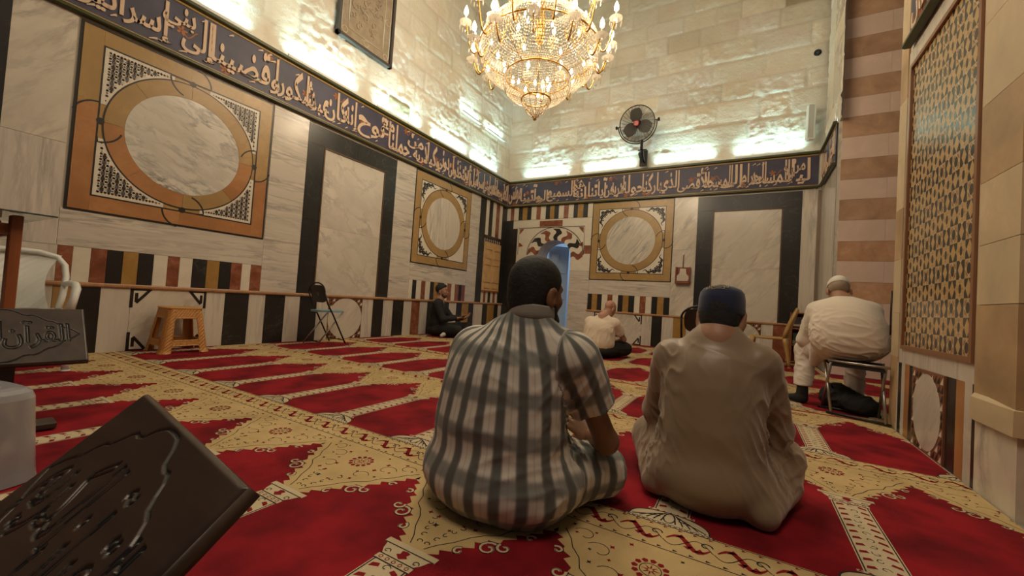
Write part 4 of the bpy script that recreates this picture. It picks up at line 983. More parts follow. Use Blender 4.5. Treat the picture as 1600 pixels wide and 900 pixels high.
# ================================================================ WALL SPEAKER, WALL BOX, SOCKET HOLE
root = thing('column_speaker', 'white column speaker on the back wall at the right end', 'speaker', (6.52, 0, 4.12), .0)
mb = MB(); mb.cbox((0, -.12, .33), (.13, .11, .66), Matrix.Rotation(.08, 3, 'X') @ Matrix.Rotation(.45, 3, 'Z'), bev=.02); mb.build('cabinet', M['plastic_white'], root)
mb = MB(); mb.cbox((0, -.178, .335), (.10, .012, .60), Matrix.Rotation(.08, 3, 'X') @ Matrix.Rotation(.45, 3, 'Z'), bev=.004); mb.build('grille', plain('pale grille', (.5, .5, .46), .6), root)
mb = MB(); mb.cbox((.02, .02, .4), (.05, .2, .08)); mb.cbox((.02, .085, .4), (.10, .03, .16)); mb.build('wall_bracket', M['metal_dark'], root)
root = thing('wall_socket', 'small black lens fitting high on the back wall near the right corner', 'fitting', (6.60, .10, 5.87))
mb = MB(); mb.lathe([(.0, .03), (.045, .03), (.06, .015), (.06, -.06)], 16, (0, -.02, 0), M=Matrix.Rotation(PI / 2, 3, 'X')); mb.build('body', M['metal_dark'], root)
mb = MB(); mb.lathe([(.0, .045), (.022, .04), (.03, .028)], 12, (0, -.02, 0), M=Matrix.Rotation(PI / 2, 3, 'X')); mb.build('lens', plain('lens glass', (.05, .05, .06), .05), root)

root = thing('wall_box', 'small red-brown wooden box hung by a cord on the back wall', 'box', mat=FB(4.447, 1.385, -.014))
mb = MB(); mb.rect(-.145, .145, 0, .345, 0, .03); mb.rect(-.145, -.12, .0, .345, .03, .085); mb.rect(.12, .145, 0, .345, .03, .085); mb.rect(-.145, .145, 0, .05, .03, .10); mb.build('case', plain('red-brown wood', (.22, .06, .03), .4, var=.25), root)
mb = MB(); mb.poly([(-.115, .055), (.10, .055), (.118, .10), (.112, .16), (.07, .20), (.06, .31), (-.055, .315), (-.065, .21), (-.115, .16)], .03, .062); pp = mb.build('paper', plain('white paper', (.62, .54, .45), .7), root)
mb = MB(); rr = random.Random(3)
for r in range(5):
    x = -.08
    while x < .06:
        L = rr.uniform(.01, .03); mb.ribbon([(x, .085 + .022 * r), (x + L, .087 + .022 * r)], .004, .0626); x += L + .008
mb.build('print', plain('grey print', (.30, .25, .2), .7), pp)
mb = MB(); mb.tube([(-.01, .345, .02), (-.005, .60, .012)], .010, 6); mb.build('cord', plain('brown cord', (.20, .10, .08), .8), root)
mb = MB(); mb.lathe([(0, .02), (.016, .015), (.02, 0), (.02, -.01)], 12, (-.005, .62, .014)); mb.build('hook', M['plastic_white'], root)
# ================================================================ CARVED BOOK STANDS
def glyph_outline(t, x0, x1, y0, y1):
    """outline segments of a word fitted to a box, y downward"""
    v, f = word_mesh(t, .0, 0, 4); cnt = {}
    key = {}; idx = []
    for p in v: idx.append(key.setdefault((round(p[0], 4), round(p[1], 4)), len(key)))
    pos = {i: k for k, i in key.items()}
    for q in f:
        for a, b in zip(q, q[1:] + q[:1]):
            e = tuple(sorted((idx[a], idx[b]))); cnt[e] = cnt.get(e, 0) + 1
    lo, hi = v.min(0), v.max(0); S = []
    for (a, b), c in cnt.items():
        if c == 1:
            q = [((pos[i][0] - lo[0]) / (hi[0] - lo[0]) * (x1 - x0) + x0, y1 - (pos[i][1] - lo[1]) / (hi[1] - lo[1]) * (y1 - y0)) for i in (a, b)]
            S.append((*q[0], *q[1]))
    return S
def cartouche():
    h = [(0, .012), (.03, .014), (.055, .026), (.075, .045), (.095, .050), (.11, .048), (.125, .056), (.14, .072), (.155, .085), (.175, .090), (.19, .104), (.205, .125), (.225, .135), (.245, .150), (.264, .172)]
    P = [(.285 + x, y) for x, y in h] + [(.285 + x, .344 - y) for x, y in h[::-1][1:]]
    P += [(.285 - x, .344 - y) for x, y in h[1:]] + [(.285 - x, y) for x, y in h[::-1][1:-1]]
    return [(*P[i], *P[(i + 1) % len(P)]) for i in range(len(P))]
BW, BH, BT = .576, .345, .026
def book_stand(A, u, d, label, post_base, step=.0016):
    A, u, d = Vector(A), Vector(u).normalized(), Vector(d).normalized(); n = d.cross(u)
    root = thing('book_stand', label, 'book stand', (post_base[0], post_base[1], 0), group='carved wooden book stands')
    Mx = Matrix(((u.x, d.x, n.x, A.x - post_base[0]), (u.y, d.y, n.y, A.y - post_base[1]), (u.z, d.z, n.z, A.z), (0, 0, 0, 1)))
    segs = np.array(cartouche() + glyph_outline('القرآن', .30, .515, .085, .255) + glyph_outline('الكريم', .065, .295, .085, .265))
    nx, ny = int(BW / step) + 1, int(BH / step) + 1; X, Y = np.meshgrid(np.linspace(0, BW, nx), np.linspace(0, BH, ny)); D = np.full(X.shape, 9.0)
    for x0, y0, x1, y1 in segs:
        r = .008; i0, i1 = max(0, int((min(x0, x1) - r) / BW * nx)), int((max(x0, x1) + r) / BW * nx) + 2; j0, j1 = max(0, int((min(y0, y1) - r) / BH * ny)), int((max(y0, y1) + r) / BH * ny) + 2
        px, py = X[j0:j1, i0:i1], Y[j0:j1, i0:i1]; L = (x1 - x0) ** 2 + (y1 - y0) ** 2 + 1e-12
        t = np.clip(((px - x0) * (x1 - x0) + (py - y0) * (y1 - y0)) / L, 0, 1); D[j0:j1, i0:i1] = np.minimum(D[j0:j1, i0:i1], np.hypot(px - x0 - t * (x1 - x0), py - y0 - t * (y1 - y0)))
    e = np.minimum(np.minimum(X, BW - X), np.minimum(Y, BH - Y)); H = -.0045 * np.clip(1.25 - D / .0034, 0, 1) - .006 * np.clip(1 - e / .008, 0, 1) ** 2
    P = np.stack([X, Y, H], -1); me_mb = MB().grid(P, flip=True)
    Q = .25 * (D[:-1, :-1] + D[1:, :-1] + D[:-1, 1:] + D[1:, 1:]); me_mb.m = list(np.where(Q < .0027, 1, 0).ravel())
    me_mb.box(0, BW, 0, BH, -BT, -.0055)
    me_mb.move(Mx); me_mb.build('carved_board', [M['wood_dark'], M['groove']], root, smooth=True)
    mb = MB(); c = A + u * BW / 2 + d * BH * .55 - Vector((*post_base, 0)); c = c - n * (BT + .01)
    s = Vector((u.x, u.y, 0)).normalized(); R = Matrix(((s.x, -s.y, 0), (s.y, s.x, 0), (0, 0, 1)))
    mb.cbox((c.x, c.y, c.z / 2 + .006), (.12, .05, c.z - .012), R); mb.build('post', M['wood_dark'], root)
    mb = MB(); mb.cbox((c.x, c.y, .0265), (.14, .50, .035), R, bev=.006); mb.cbox((c.x, c.y, .0265), (.42, .12, .033), R, bev=.006); mb.build('base_board', M['wood_dark'], root)
    return root
M['groove'] = plain('dark carved groove', (.006, .005, .005), .35)
book_stand((4.5245, -8.8365, .556), (.9877, -.1562, 0), (-.1156, -.734, -.669), 'dark carved book stand nearest the camera at lower left', (4.75, -9.05))
book_stand((2.44, -9.02, .60), (.09, .996, 0), (.70, -.063, -.71), 'dark carved book stand in front of the white plastic armchair', (2.58, -8.75), .002)

# ================================================================ PLASTIC CHAIRS
def armchair(root, mat, woven=False, arms=True):
    """one-piece plastic armchair, facing local +x, width along y"""
    def part(nm, mb, sm=True): return mb.build(nm, mat, root, smooth=sm)
    for sx, sy in ((1, 1), (1, -1), (-1, 1), (-1, -1)):
        mb = MB(); x0, y0 = (.26 if sx > 0 else -.27), .25 * sy; x1, y1 = (.22 if sx > 0 else -.20), .225 * sy
        P = [Vector((x0, y0, .012)).lerp(Vector((x1, y1, .44)), t) for t in np.linspace(0, 1, 6)]
        for k in range(5):
            pass
        mb.tube(P, [.022, .023, .025, .028, .032, .036], 8); mb.lathe([(0, 0), (.028, 0), (.028, .012), (0, .016)], 10, (x0, y0, 0)); part('leg', mb)
    mb = MB(); P = np.zeros((13, 13, 3))
    for j in range(13):
        for i in range(13):
            s, t = i / 12 * 2 - 1, j / 12 * 2 - 1; P[j, i] = (.25 * s, .235 * t * (1 - .06 * abs(s)), .435 - .018 * (1 - s * s) * (1 - t * t) + .01 * (s > .9) * -1)
    mb.grid(P); Q = P.copy(); Q[..., 2] -= .016; mb.grid(Q, flip=True)
    rim = [tuple(P[0, i]) for i in range(13)] + [tuple(P[j, 12]) for j in range(1, 13)] + [tuple(P[12, i]) for i in range(11, -1, -1)] + [tuple(P[j, 0]) for j in range(11, 0, -1)]
    mb.tube([(x, y, z - .008) for x, y, z in rim], .014, 6, closed=True); part('seat', mb)
    # back: hourglass panel inside a rounded hoop that runs down into the arms
    hoop = [(-.19, .235, .44), (-.22, .255, .55), (-.27, .27, .70), (-.31, .262, .80), (-.335, .22, .865), (-.345, .12, .895), (-.348, 0, .90)]
    hoop = hoop + [(x, -y, z) for x, y, z in hoop[::-1][1:]]
    mb = MB(); k = len(hoop)
    mb.tube(hoop, .021, 8); part('back_hoop', mb)
    mb = MB(); P = np.zeros((17, 15, 3))
    for j in range(17):
        t = j / 16; z = .44 + .44 * t; x = -.215 - .125 * t ** 1.1; wv = .15 + .075 * (2 * t - 1) ** 2 * (1.0 if t > .5 else .5) + .02 * t
        for i in range(15):
            s = i / 14 * 2 - 1; P[j, i] = (x - .03 * (1 - s * s) + (.004 * ((i + j) % 2) if woven else 0), wv * s, z)
    mb.grid(P); Q = P.copy(); Q[..., 0] -= .007; mb.grid(Q, flip=True); part('back_panel', mb, not woven)
    for sy in (1, -1) if arms else ():
        mb = MB(); mb.tube([(-.245, .262 * sy, .64), (-.10, .275 * sy, .655), (.10, .28 * sy, .65), (.20, .275 * sy, .62), (.235, .262 * sy, .55), (.235, .245 * sy, .44)], [.020, .024, .026, .026, .024, .026], 8); part('arm', mb)
    return root
root = armchair(thing('plastic_armchair', 'white plastic armchair with a woven-look back against the left wall', 'chair', (.68, -8.39, .0078), -.10), M['plastic_white'], True); root.scale = (1.06, 1.08, 1.05)
M['plastic_tan'] = plain('tan plastic', (.42, .25, .075), .38)
root = armchair(thing('plastic_chair', 'tan plastic armless chair seen from the side in front of the bookcase', 'chair', (5.985, -1.10, .0078), PI - .05), M['plastic_tan'], False, False)
root.scale = (1.05, 1, 1.06)

# ================================================================ FOLDING METAL CHAIRS
def folding_chair(loc, rz, label, seat_mat):
    """seat faces local +x"""
    root = thing('folding_chair', label, 'chair', loc, rz, 'folding metal chairs')
    for s in (-1, 1):
        mb = MB(); mb.tube([(.22, .19 * s, .0), (.0, .19 * s, .40), (-.10, .19 * s, .56), (-.16, .19 * s, .72)], .011, 8); mb.build('back_leg', M['metal_dark'], root, smooth=True)
        mb = MB(); mb.tube([(-.20, .165 * s, .0), (.17, .165 * s, .46)], .011, 8); mb.build('front_leg', M['steel'], root, smooth=True)
    mb = MB(); mb.tube([(-.16, .19 * cos(a), .72 + .13 * sin(a)) for a in np.linspace(0, PI, 17)], .011, 8); 
    mb.build('back_tube', M['metal_dark'], root, smooth=True)
    for x, y, z in ((.2, .19, .05), (-.17, .165, .04)): MB().tube([(x, -y, z), (x, y, z)], .007, 6).build('crossbar', M['metal_dark'], root, smooth=True)
    mb = MB(); oc = [(.165 * (abs(cos(a)) ** .5) * (1 if cos(a) > 0 else -1), .125 * (abs(sin(a)) ** .6) * (1 if sin(a) > 0 else -1)) for a in np.linspace(0, 2 * PI, 32, endpoint=False)]
    mb.poly(oc, 0, .014); Rm = Matrix(((0, -.28, -1, -.125), (1, 0, 0, 0), (0, .96, -.28, .70), (0, 0, 0, 1))); mb.move(Rm); bk = mb.build('backrest', plain('black sheet metal', (.022, .02, .02), .35) if 'black sheet metal' not in bpy.data.materials else bpy.data.materials['black sheet metal'], root)
    mb = MB(); mb.ribbon([(0, .022), (.022, 0), (0, -.022), (-.022, 0)], .006, -.002, closed=True); mb.ribbon([(0, .010), (.010, 0), (0, -.010), (-.010, 0)], .005, -.002, closed=True); mb.ribbon([(0, .022), (.022, 0), (0, -.022), (-.022, 0)], .006, .016, closed=True); mb.move(Rm); mb.build('back_emblem', M['steel'], bk)
    mb = MB(); st = [(.19 * (abs(cos(a)) ** .6) * (1 if cos(a) > 0 else -1) + .02, .175 * (abs(sin(a)) ** .6) * (1 if sin(a) > 0 else -1)) for a in np.linspace(0, 2 * PI, 32, endpoint=False)]
    mb.poly(st, .445, .470); mb.build('seat', seat_mat, root)
    return root
folding_chair((.42, -5.49, .016), PI / 2 - .04, 'black folding chair with a pale blue seat by the left wall', plain('pale blue seat pad', (.20, .36, .43), .5))
folding_chair((5.235, -4.55, .016), PI / 2, 'black folding chair mostly hidden behind the man in the blue cap', bpy.data.materials['black sheet metal'])

# ================================================================ TAN STOOL
root = thing('plastic_stool', 'tan woven-look plastic stool against the left wall', 'stool', (.235, -7.145, .0078), 0)
M['stool'] = plain('tan woven plastic', (.52, .24, .060), .4)
mb = MB(); H = .47; n = 21
def side(sx):                                             # one tapering wall with two openings, on +x
    out = []
    for y0, y1, z0, z1 in ((-1, -.62, 0, 1), (.62, 1, 0, 1), (-.62, .62, .78, 1), (-.62, .62, .17, .28)): out.append((y0, y1, z0, z1))
    return out
for k in range(4):
    Rk = Matrix.Rotation(k * PI / 2, 3, 'Z')
    for y0, y1, z0, z1 in side(1):
        a, b = max(2, int((y1 - y0) * 12)), max(2, int((z1 - z0) * 26)); P = np.zeros((b + 1, a + 1, 3)); Pi = P.copy()
        for j in range(b + 1):
            for i in range(a + 1):
                z = z0 + (z1 - z0) * j / b; y = y0 + (y1 - y0) * i / a; r = .215 - .065 * z + .012 * max(0, 1 - z / .06)
                wv = .0022 * (((i + j) % 2) * 2 - 1) if 0 < j < b else 0
                rd = .02 * max(0, (abs(y) - .80) / .2) ** 2
                v = Vector((r - rd + wv, y * (r - rd * .4), z * H)); P[j, i] = Rk @ v; Pi[j, i] = Rk @ Vector((r - rd - .008, y * (r - rd * .4 - .006), z * H))
        mb.grid(P); mb.grid(Pi, flip=True)
    for y0, y1, z0, z1 in ((-.62, .62, .28, .78),):           # rims of the openings
        rim = []
        for y, z in ((y0, z0 + .04), (y0, z1 - .04), (y0 + .09, z1), (y1 - .09, z1), (y1, z1 - .04), (y1, z0 + .04), (y1 - .09, z0), (y0 + .09, z0)):
            r = .215 - .065 * z; rim.append(Rk @ Vector((r - .003, y * r, z * H)))
        mb.tube(rim, .006, 6, closed=True)
    arch = [Rk @ Vector((.215 - .065 * z - .002, y * .21, z * H)) for y, z in ((-.62, 0), (-.62, .12), (-.52, .165), (.52, .165), (.62, .12), (.62, 0))]
    mb.tube(arch, .005, 6)
mb.build('body', M['stool'], root)
mb = MB(); T = .155
mb.cbox((0, 0, H), (2 * T, 2 * T, .02), bev=.012); mb.build('seat', M['stool'], root)

# ================================================================ GLASS-TOPPED TABLE, CLEAR STOOL
root = thing('glass_table', 'reddish wooden table with a glass top at the far left edge', 'table', (1.45, -8.72, .006))
mb = MB(); mb.cbox((-.14, -.28, 1.135), (.86, 1.16, .010), bev=.002)
M['glass'], nt, b = newmat('greenish glass'); b.inputs['Base Color'].default_value = (.72, .84, .80, 1); b.inputs['Roughness'].default_value = .03; b.inputs['Transmission Weight'].default_value = .9; b.inputs['IOR'].default_value = 1.45
mb.build('glass_top', M['glass'], root)
for x, y in ((.155, .15), (-.46, .15), (.155, -.72), (-.46, -.72)):
    mb = MB(); mb.cbox((x, y, .56), (.085, .05, 1.12), bev=.004); mb.build('leg', M['wood_red'], root)
mb = MB()
for y in (.15, -.72): mb.cbox((-.15, y, 1.03), (.53, .03, .07))
for x in (.155, -.46): mb.cbox((x, -.28, 1.03), (.03, .82, .07))
mb.build('apron', M['wood_red'], root)
root = thing('clear_stool', 'translucent white plastic stool cut by the left edge of the photo', 'stool', (3.17, -8.93, .0078), .2)
M['frosted'], nt, b = newmat('translucent plastic'); b.inputs['Base Color'].default_value = (.66, .67, .74, 1); b.inputs['Roughness'].default_value = .22; b.inputs['Transmission Weight'].default_value = .6; b.inputs['Subsurface Weight'].default_value = 0.0
def rsq(r, k, n=40): return [((abs(cos(a)) ** k) * (1 if cos(a) > 0 else -1) * r, (abs(sin(a)) ** k) * (1 if sin(a) > 0 else -1) * r) for a in np.linspace(0, 2 * PI, n, endpoint=False)]
mb = MB(); prof = [(.0, .345), (.13, .345), (.155, .34), (.172, .328), (.18, .305), (.186, .20), (.195, .04), (.20, .0)]
rings = [[(x, y, z) for x, y in rsq(max(r, .001), .5)] for r, z in prof]
for a, b in zip(rings[:-1], rings[1:]): mb.add(a + b, [(i, i + 40, (i + 1) % 40 + 40, (i + 1) % 40) for i in range(40)])
mb.build('shell', M['frosted'], root, smooth=True)
mb = MB(); mb.tube([(x, y, .333) for x, y in rsq(.145, .5)], .004, 6, closed=True); mb.tube([(x * .7, y * .7, .345) for x, y in rsq(.145, .5)], .003, 6, closed=True); mb.build('top_rim', M['frosted'], root, smooth=True)

# ================================================================ FOLDING STOOL AND BAG
root = thing('folding_stool', 'metal folding stool with a black fabric seat under the man in white', 'stool', (6.44, -4.70, .0078), -.0)
y0, y1, xl, xr, zt = -.175, .165, -.175, .175, .452
P4 = [(-.158, -.075), (.150, -.235), (.198, .085), (-.190, .170)]
fl_, fr_, rr_, rl_ = [(-.157, -.071), (.159, -.245), (.185, .08), (-.19, .175)]
top = [(-.165, -.06), (.155, -.215), (.19, .06), (-.185, .155)]
for nm, a, b in (('leg', rl_, top[0]), ('leg', fl_, top[3]), ('leg', rr_, top[1]), ('leg', fr_, top[2])):
    mb = MB(); mb.tube([(a[0], a[1], .011), (b[0], b[1], zt)], .011, 8); mb.build(nm, M['steel'], root, smooth=True)
mb = MB(); mb.tube([(fl_[0] - .03, fl_[1] + .015, .012), (fr_[0] + .03, fr_[1] - .015, .012)], .011, 8); mb.tube([(rl_[0] - .03, rl_[1], .012), (rr_[0] + .02, rr_[1], .012)], .011, 8); mb.build('floor_bar', M['metal_dark'], root, smooth=True)
mb = MB(); mb.tube([(top[0][0] - .02, top[0][1] + .01, zt), (top[1][0] + .025, top[1][1] - .01, zt)], .012, 8); mb.tube([(top[3][0] - .02, top[3][1], zt), (top[2][0] + .02, top[2][1], zt)], .012, 8); mb.build('seat_bar', M['steel'], root, smooth=True)
mb = MB(); P = np.zeros((9, 9, 3))
for j in range(9):
    for i in range(9):
        s, t = i / 8, j / 8; a = Vector((*top[0], 0)).lerp(Vector((*top[1], 0)), s); b = Vector((*top[3], 0)).lerp(Vector((*top[2], 0)), s); p = a.lerp(b, t); P[j, i] = (p.x, p.y, zt + .008 - .03 * sin(PI * t) * (1 - .3 * s))
mb.grid(P); Q = P.copy(); Q[..., 2] -= .012; mb.grid(Q, flip=True)
for j in (0,):
    R_ = np.stack([P[0], P[0] - np.array([0, 0, .05])]); mb.grid(R_); 
mb.build('fabric_seat', M['black_cloth'], root, smooth=True)

# ================================================================ BOOKCASE WITH STACKED BOOKS
root = thing('bookcase', 'narrow red-brown wooden bookcase in the right corner of the back wall', 'bookcase', (6.535, -.23, .006))
mb = MB()
for x in (-.19, .19): mb.cbox((x, 0, .46), (.022, .30, .90))
mb.cbox((0, .14, .46), (.38, .012, .90)); mb.build('carcass', M['wood_red'], root)
for z in (.03, .33, .62, .90):
    mb = MB(); mb.cbox((0, 0, z), (.40 if z > .8 else .36, .30, .022)); mb.build('shelf', M['wood_red'], root)
mb = MB(); mb.cbox((.095, -.161, .46), (.21, .018, .86), bev=.003); dr = mb.build('door', plain('orange-brown wood', (.36, .12, .04), .4, var=.25, scale=4, stretch=(1, 1, .2)), root)
mb = MB(); mb.lathe([(0, .02), (.01, .018), (.008, 0)], 10, (.02, -.172, .5), M=Matrix.Rotation(PI / 2, 3, 'X')); mb.build('knob', M['steel'], dr)
cols = [(.05, .05, .06), (.30, .28, .25), (.10, .06, .03), (.03, .06, .05), (.42, .38, .30), (.06, .03, .03), (.05, .07, .11)]
nms = ['charcoal', 'grey', 'brown', 'dark green', 'buff', 'maroon', 'navy']; rr = random.Random(8)
bm_ = [plain('book cover ' + nms[i], c, .45) for i, c in enumerate(cols)]; pg = plain('book pages', (.58, .52, .42), .8)
cn = {}
for sh, z0, nb, nmz in ((1, .347, 6, 'middle'), (2, .637, 6, 'top')):
    z = z0
    for q in range(nb):
        c = rr.randrange(7); t = rr.uniform(.026, .040); wd = rr.uniform(.14, .155); dp = rr.uniform(.20, .215); rz = rr.uniform(-.03, .03)
        if z + t > z0 + .25: break
        pos = ['at the bottom', 'second from the bottom', 'third from the bottom', 'fourth from the bottom', 'fifth from the bottom', 'sixth from the bottom'][q]
        bk = thing('book', f'{nms[c]} book lying {pos} of the {nmz} shelf stack', 'book', (6.442, -.245, .0078 + z), rz, f'books stacked on the {nmz} shelf')
        mb = MB(); mb.cbox((0, 0, .002), (wd, dp, .004)); mb.cbox((0, 0, t - .0025), (wd, dp, .004)); mb.cbox((0, -dp / 2 + .002, t / 2), (wd, .004, t - .001)); mb.build('cover', bm_[c], bk)
        mb = MB(); mb.cbox((0, .003, t / 2), (wd - .008, dp - .012, t - .008)); mb.build('pages', pg, bk); z += t + .0005
# ================================================================ PEOPLE: bodies grown from smooth-blended volumes
def V3(*a): return np.array(a, float)
def RC(a, b, ra, rb=None, k=.03, clip=None, op='u'): return dict(t='rc', a=V3(*a), b=V3(*b), ra=ra, rb=ra if rb is None else rb, k=k, clip=clip, op=op)
def EL(c, r, k=.03, R=None, op='u', clip=None): return dict(t='el', c=V3(*c), r=V3(*r), k=k, R=R, op=op, clip=clip)
def p_eval(p, X, Y, Z):
    if p['t'] == 'rc':
        a, b = p['a'], p['b']; d = b - a; L2 = d @ d + 1e-12
        t = np.clip(((X - a[0]) * d[0] + (Y - a[1]) * d[1] + (Z - a[2]) * d[2]) / L2, 0, 1)
        f = np.sqrt((X - a[0] - t * d[0]) ** 2 + (Y - a[1] - t * d[1]) ** 2 + (Z - a[2] - t * d[2]) ** 2) - (p['ra'] + (p['rb'] - p['ra']) * t)
    else:
        x, y, z = X - p['c'][0], Y - p['c'][1], Z - p['c'][2]
        if p['R'] is not None:
            R = np.array(p['R']); x, y, z = R[0, 0] * x + R[1, 0] * y + R[2, 0] * z, R[0, 1] * x + R[1, 1] * y + R[2, 1] * z, R[0, 2] * x + R[1, 2] * y + R[2, 2] * z
        r = p['r']; k0 = np.sqrt((x / r[0]) ** 2 + (y / r[1]) ** 2 + (z / r[2]) ** 2); k1 = np.sqrt((x / r[0] ** 2) ** 2 + (y / r[1] ** 2) ** 2 + (z / r[2] ** 2) ** 2) + 1e-9
        f = k0 * (k0 - 1) / k1
    if p['clip'] is not None:
        n, dd = p['clip']; f = np.maximum(f, X * n[0] + Y * n[1] + Z * n[2] - dd)
    return f
def p_box(p):
    if p['t'] == 'rc':
        r = max(p['ra'], p['rb']); return np.minimum(p['a'], p['b']) - r, np.maximum(p['a'], p['b']) + r
    r = p['r'] if p['R'] is None else np.full(3, p['r'].max()); return p['c'] - r, p['c'] + r
def sdf_mesh(prims, h, planes=(), smooth=1):
    bx = [p_box(p) for p in prims if p['op'] == 'u']; lo = np.min([b[0] for b in bx], 0) - 3 * h; hi = np.max([b[1] for b in bx], 0) + 3 * h
    n = np.ceil((hi - lo) / h).astype(int) + 1; F = np.full(n, .2, np.float32); ax = [lo[i] + h * np.arange(n[i]) for i in range(3)]
    for p in prims:
        a, b = p_box(p); m = 1.6 * p['k'] + 3 * h
        i0 = np.maximum(0, ((a - m - lo) / h).astype(int)); i1 = np.minimum(n, ((b + m - lo) / h).astype(int) + 2)
        sl = tuple(slice(i0[i], i1[i]) for i in range(3)); X, Y, Z = ax[0][sl[0]][:, None, None], ax[1][sl[1]][None, :, None], ax[2][sl[2]][None, None, :]
        f = p_eval(p, X, Y, Z); G = F[sl]; k = p['k']
        if p['op'] == 'u': q = np.maximum(k - np.abs(G - f), 0) / max(k, 1e-6); F[sl] = np.minimum(G, f) - q * q * k * .25
        else: q = np.maximum(k - np.abs(G + f), 0) / max(k, 1e-6); F[sl] = np.maximum(G, -f) + q * q * k * .25
    for nn, d in planes: F = np.maximum(F, ax[0][:, None, None] * nn[0] + ax[1][None, :, None] * nn[1] + ax[2][None, None, :] * nn[2] - d)
    S = F < 0; C = np.zeros(n - 1, np.int8)
    for dx in (0, 1):
        for dy in (0, 1):
            for dz in (0, 1): C += S[dx:n[0] - 1 + dx, dy:n[1] - 1 + dy, dz:n[2] - 1 + dz]
    I = np.argwhere((C > 0) & (C < 8)); idx = np.full(n - 1, -1, np.int64); idx[tuple(I.T)] = np.arange(len(I))
    acc = np.zeros((len(I), 3)); cnt = np.zeros(len(I))
    cs = [np.array(c) for c in ((0, 0, 0), (1, 0, 0), (0, 1, 0), (1, 1, 0), (0, 0, 1), (1, 0, 1), (0, 1, 1), (1, 1, 1))]
    for a in range(8):
        for b in range(a + 1, 8):
            if np.abs(cs[a] - cs[b]).sum() != 1: continue
            fa, fb = F[tuple((I + cs[a]).T)].astype(float), F[tuple((I + cs[b]).T)].astype(float); m = (fa < 0) != (fb < 0); t = np.where(m, fa / np.where(m, fa - fb, 1), 0)
            acc[m] += cs[a] + (cs[b] - cs[a]) * t[m, None]; cnt[m] += 1
    Vt = lo + h * (I + acc / np.maximum(cnt, 1)[:, None]); Q = []
    for d in range(3):
        u, v = (d + 1) % 3, (d + 2) % 3; s0 = [slice(0, n[i]) for i in range(3)]; s1 = list(s0); s0[d] = slice(0, n[d] - 1); s1[d] = slice(1, n[d])
        A, B = S[tuple(s0)], S[tuple(s1)]; E = np.argwhere(A != B); E = E[(E[:, u] > 0) & (E[:, v] > 0) & (E[:, u] < n[u] - 1) & (E[:, v] < n[v] - 1)]
        du, dv = np.eye(3, dtype=int)[u], np.eye(3, dtype=int)[v]
        q = np.stack([idx[tuple((E - du - dv).T)], idx[tuple((E - dv).T)], idx[tuple(E.T)], idx[tuple((E - du).T)]], 1); fl = ~A[tuple(E.T)]; q[fl] = q[fl][:, ::-1]; Q.append(q)
    Q = np.concatenate(Q); Q = Q[(Q >= 0).all(1)]
    for _ in range(smooth):
        s = np.zeros_like(Vt); c = np.zeros(len(Vt))
        for i in range(4):
            np.add.at(s, Q[:, i], Vt[Q[:, (i + 1) % 4]]); np.add.at(c, Q[:, i], 1); np.add.at(s, Q[:, i], Vt[Q[:, (i + 3) % 4]]); np.add.at(c, Q[:, i], 1)
        Vt = .5 * Vt + .5 * s / np.maximum(c, 1)[:, None]
    return Vt, Q
def normals(Vt, Q):
    fn = np.cross(Vt[Q[:, 2]] - Vt[Q[:, 0]], Vt[Q[:, 3]] - Vt[Q[:, 1]]); nn = np.zeros_like(Vt)
    for i in range(4): np.add.at(nn, Q[:, i], fn)
    return nn / (np.linalg.norm(nn, axis=1)[:, None] + 1e-12)
def put(name, Vt, Q, mat, parent, weave=None):
    me = bpy.data.meshes.new(name); me.vertices.add(len(Vt)); me.vertices.foreach_set('co', Vt.astype(np.float32).ravel()); me.loops.add(Q.size); me.loops.foreach_set('vertex_index', Q.astype(np.int32).ravel())
    me.polygons.add(len(Q)); me.polygons.foreach_set('loop_start', np.arange(0, Q.size, 4, dtype=np.int32)); me.polygons.foreach_set('loop_total', np.full(len(Q), 4, np.int32)); me.polygons.foreach_set('use_smooth', np.ones(len(Q), bool))
    me.update(calc_edges=True); me.validate(); me.materials.append(mat)
    if weave is not None:
        at = me.attributes.new('weave', 'FLOAT_VECTOR', 'POINT'); at.data.foreach_set('vector', weave.astype(np.float32).ravel())
    o = bpy.data.objects.new(name, me); COL.objects.link(o); o.parent = parent; return o
def folds(Vt, Q, specs, seed=0):
    """cloth folds: ridges running along a direction, strongest near a place: (centre, radius, direction, spacing, depth)"""
    nn = normals(Vt, Q); D = np.zeros(len(Vt))
    for c, r, d, sp, a in specs:
        c = np.array(c); d = np.array(d, float); d /= np.linalg.norm(d); q = Vt - c; w_ = np.exp(-(q ** 2).sum(1) / r ** 2); ok = np.where(w_ > .03)[0]
        for i in ok:
            p = q[i]; al = p @ d; pe = p - al * d
            m = noise.noise(Vector(tuple(pe / (sp * 1.5) + d * al / (sp * 9) + seed))); rg = 1 - abs(2 * m); D[i] += .62 * a * w_[i] * (rg * rg * 1.6 - .6)
    nz = np.array([noise.noise(Vector(tuple(p * 7 + seed))) for p in Vt]) * .0022
    return Vt + nn * (D + nz)[:, None]
def rotm(yaw=0, pitch=0, roll=0): return np.array((Matrix.Rotation(yaw, 3, 'Z') @ Matrix.Rotation(pitch, 3, 'X') @ Matrix.Rotation(roll, 3, 'Y')))
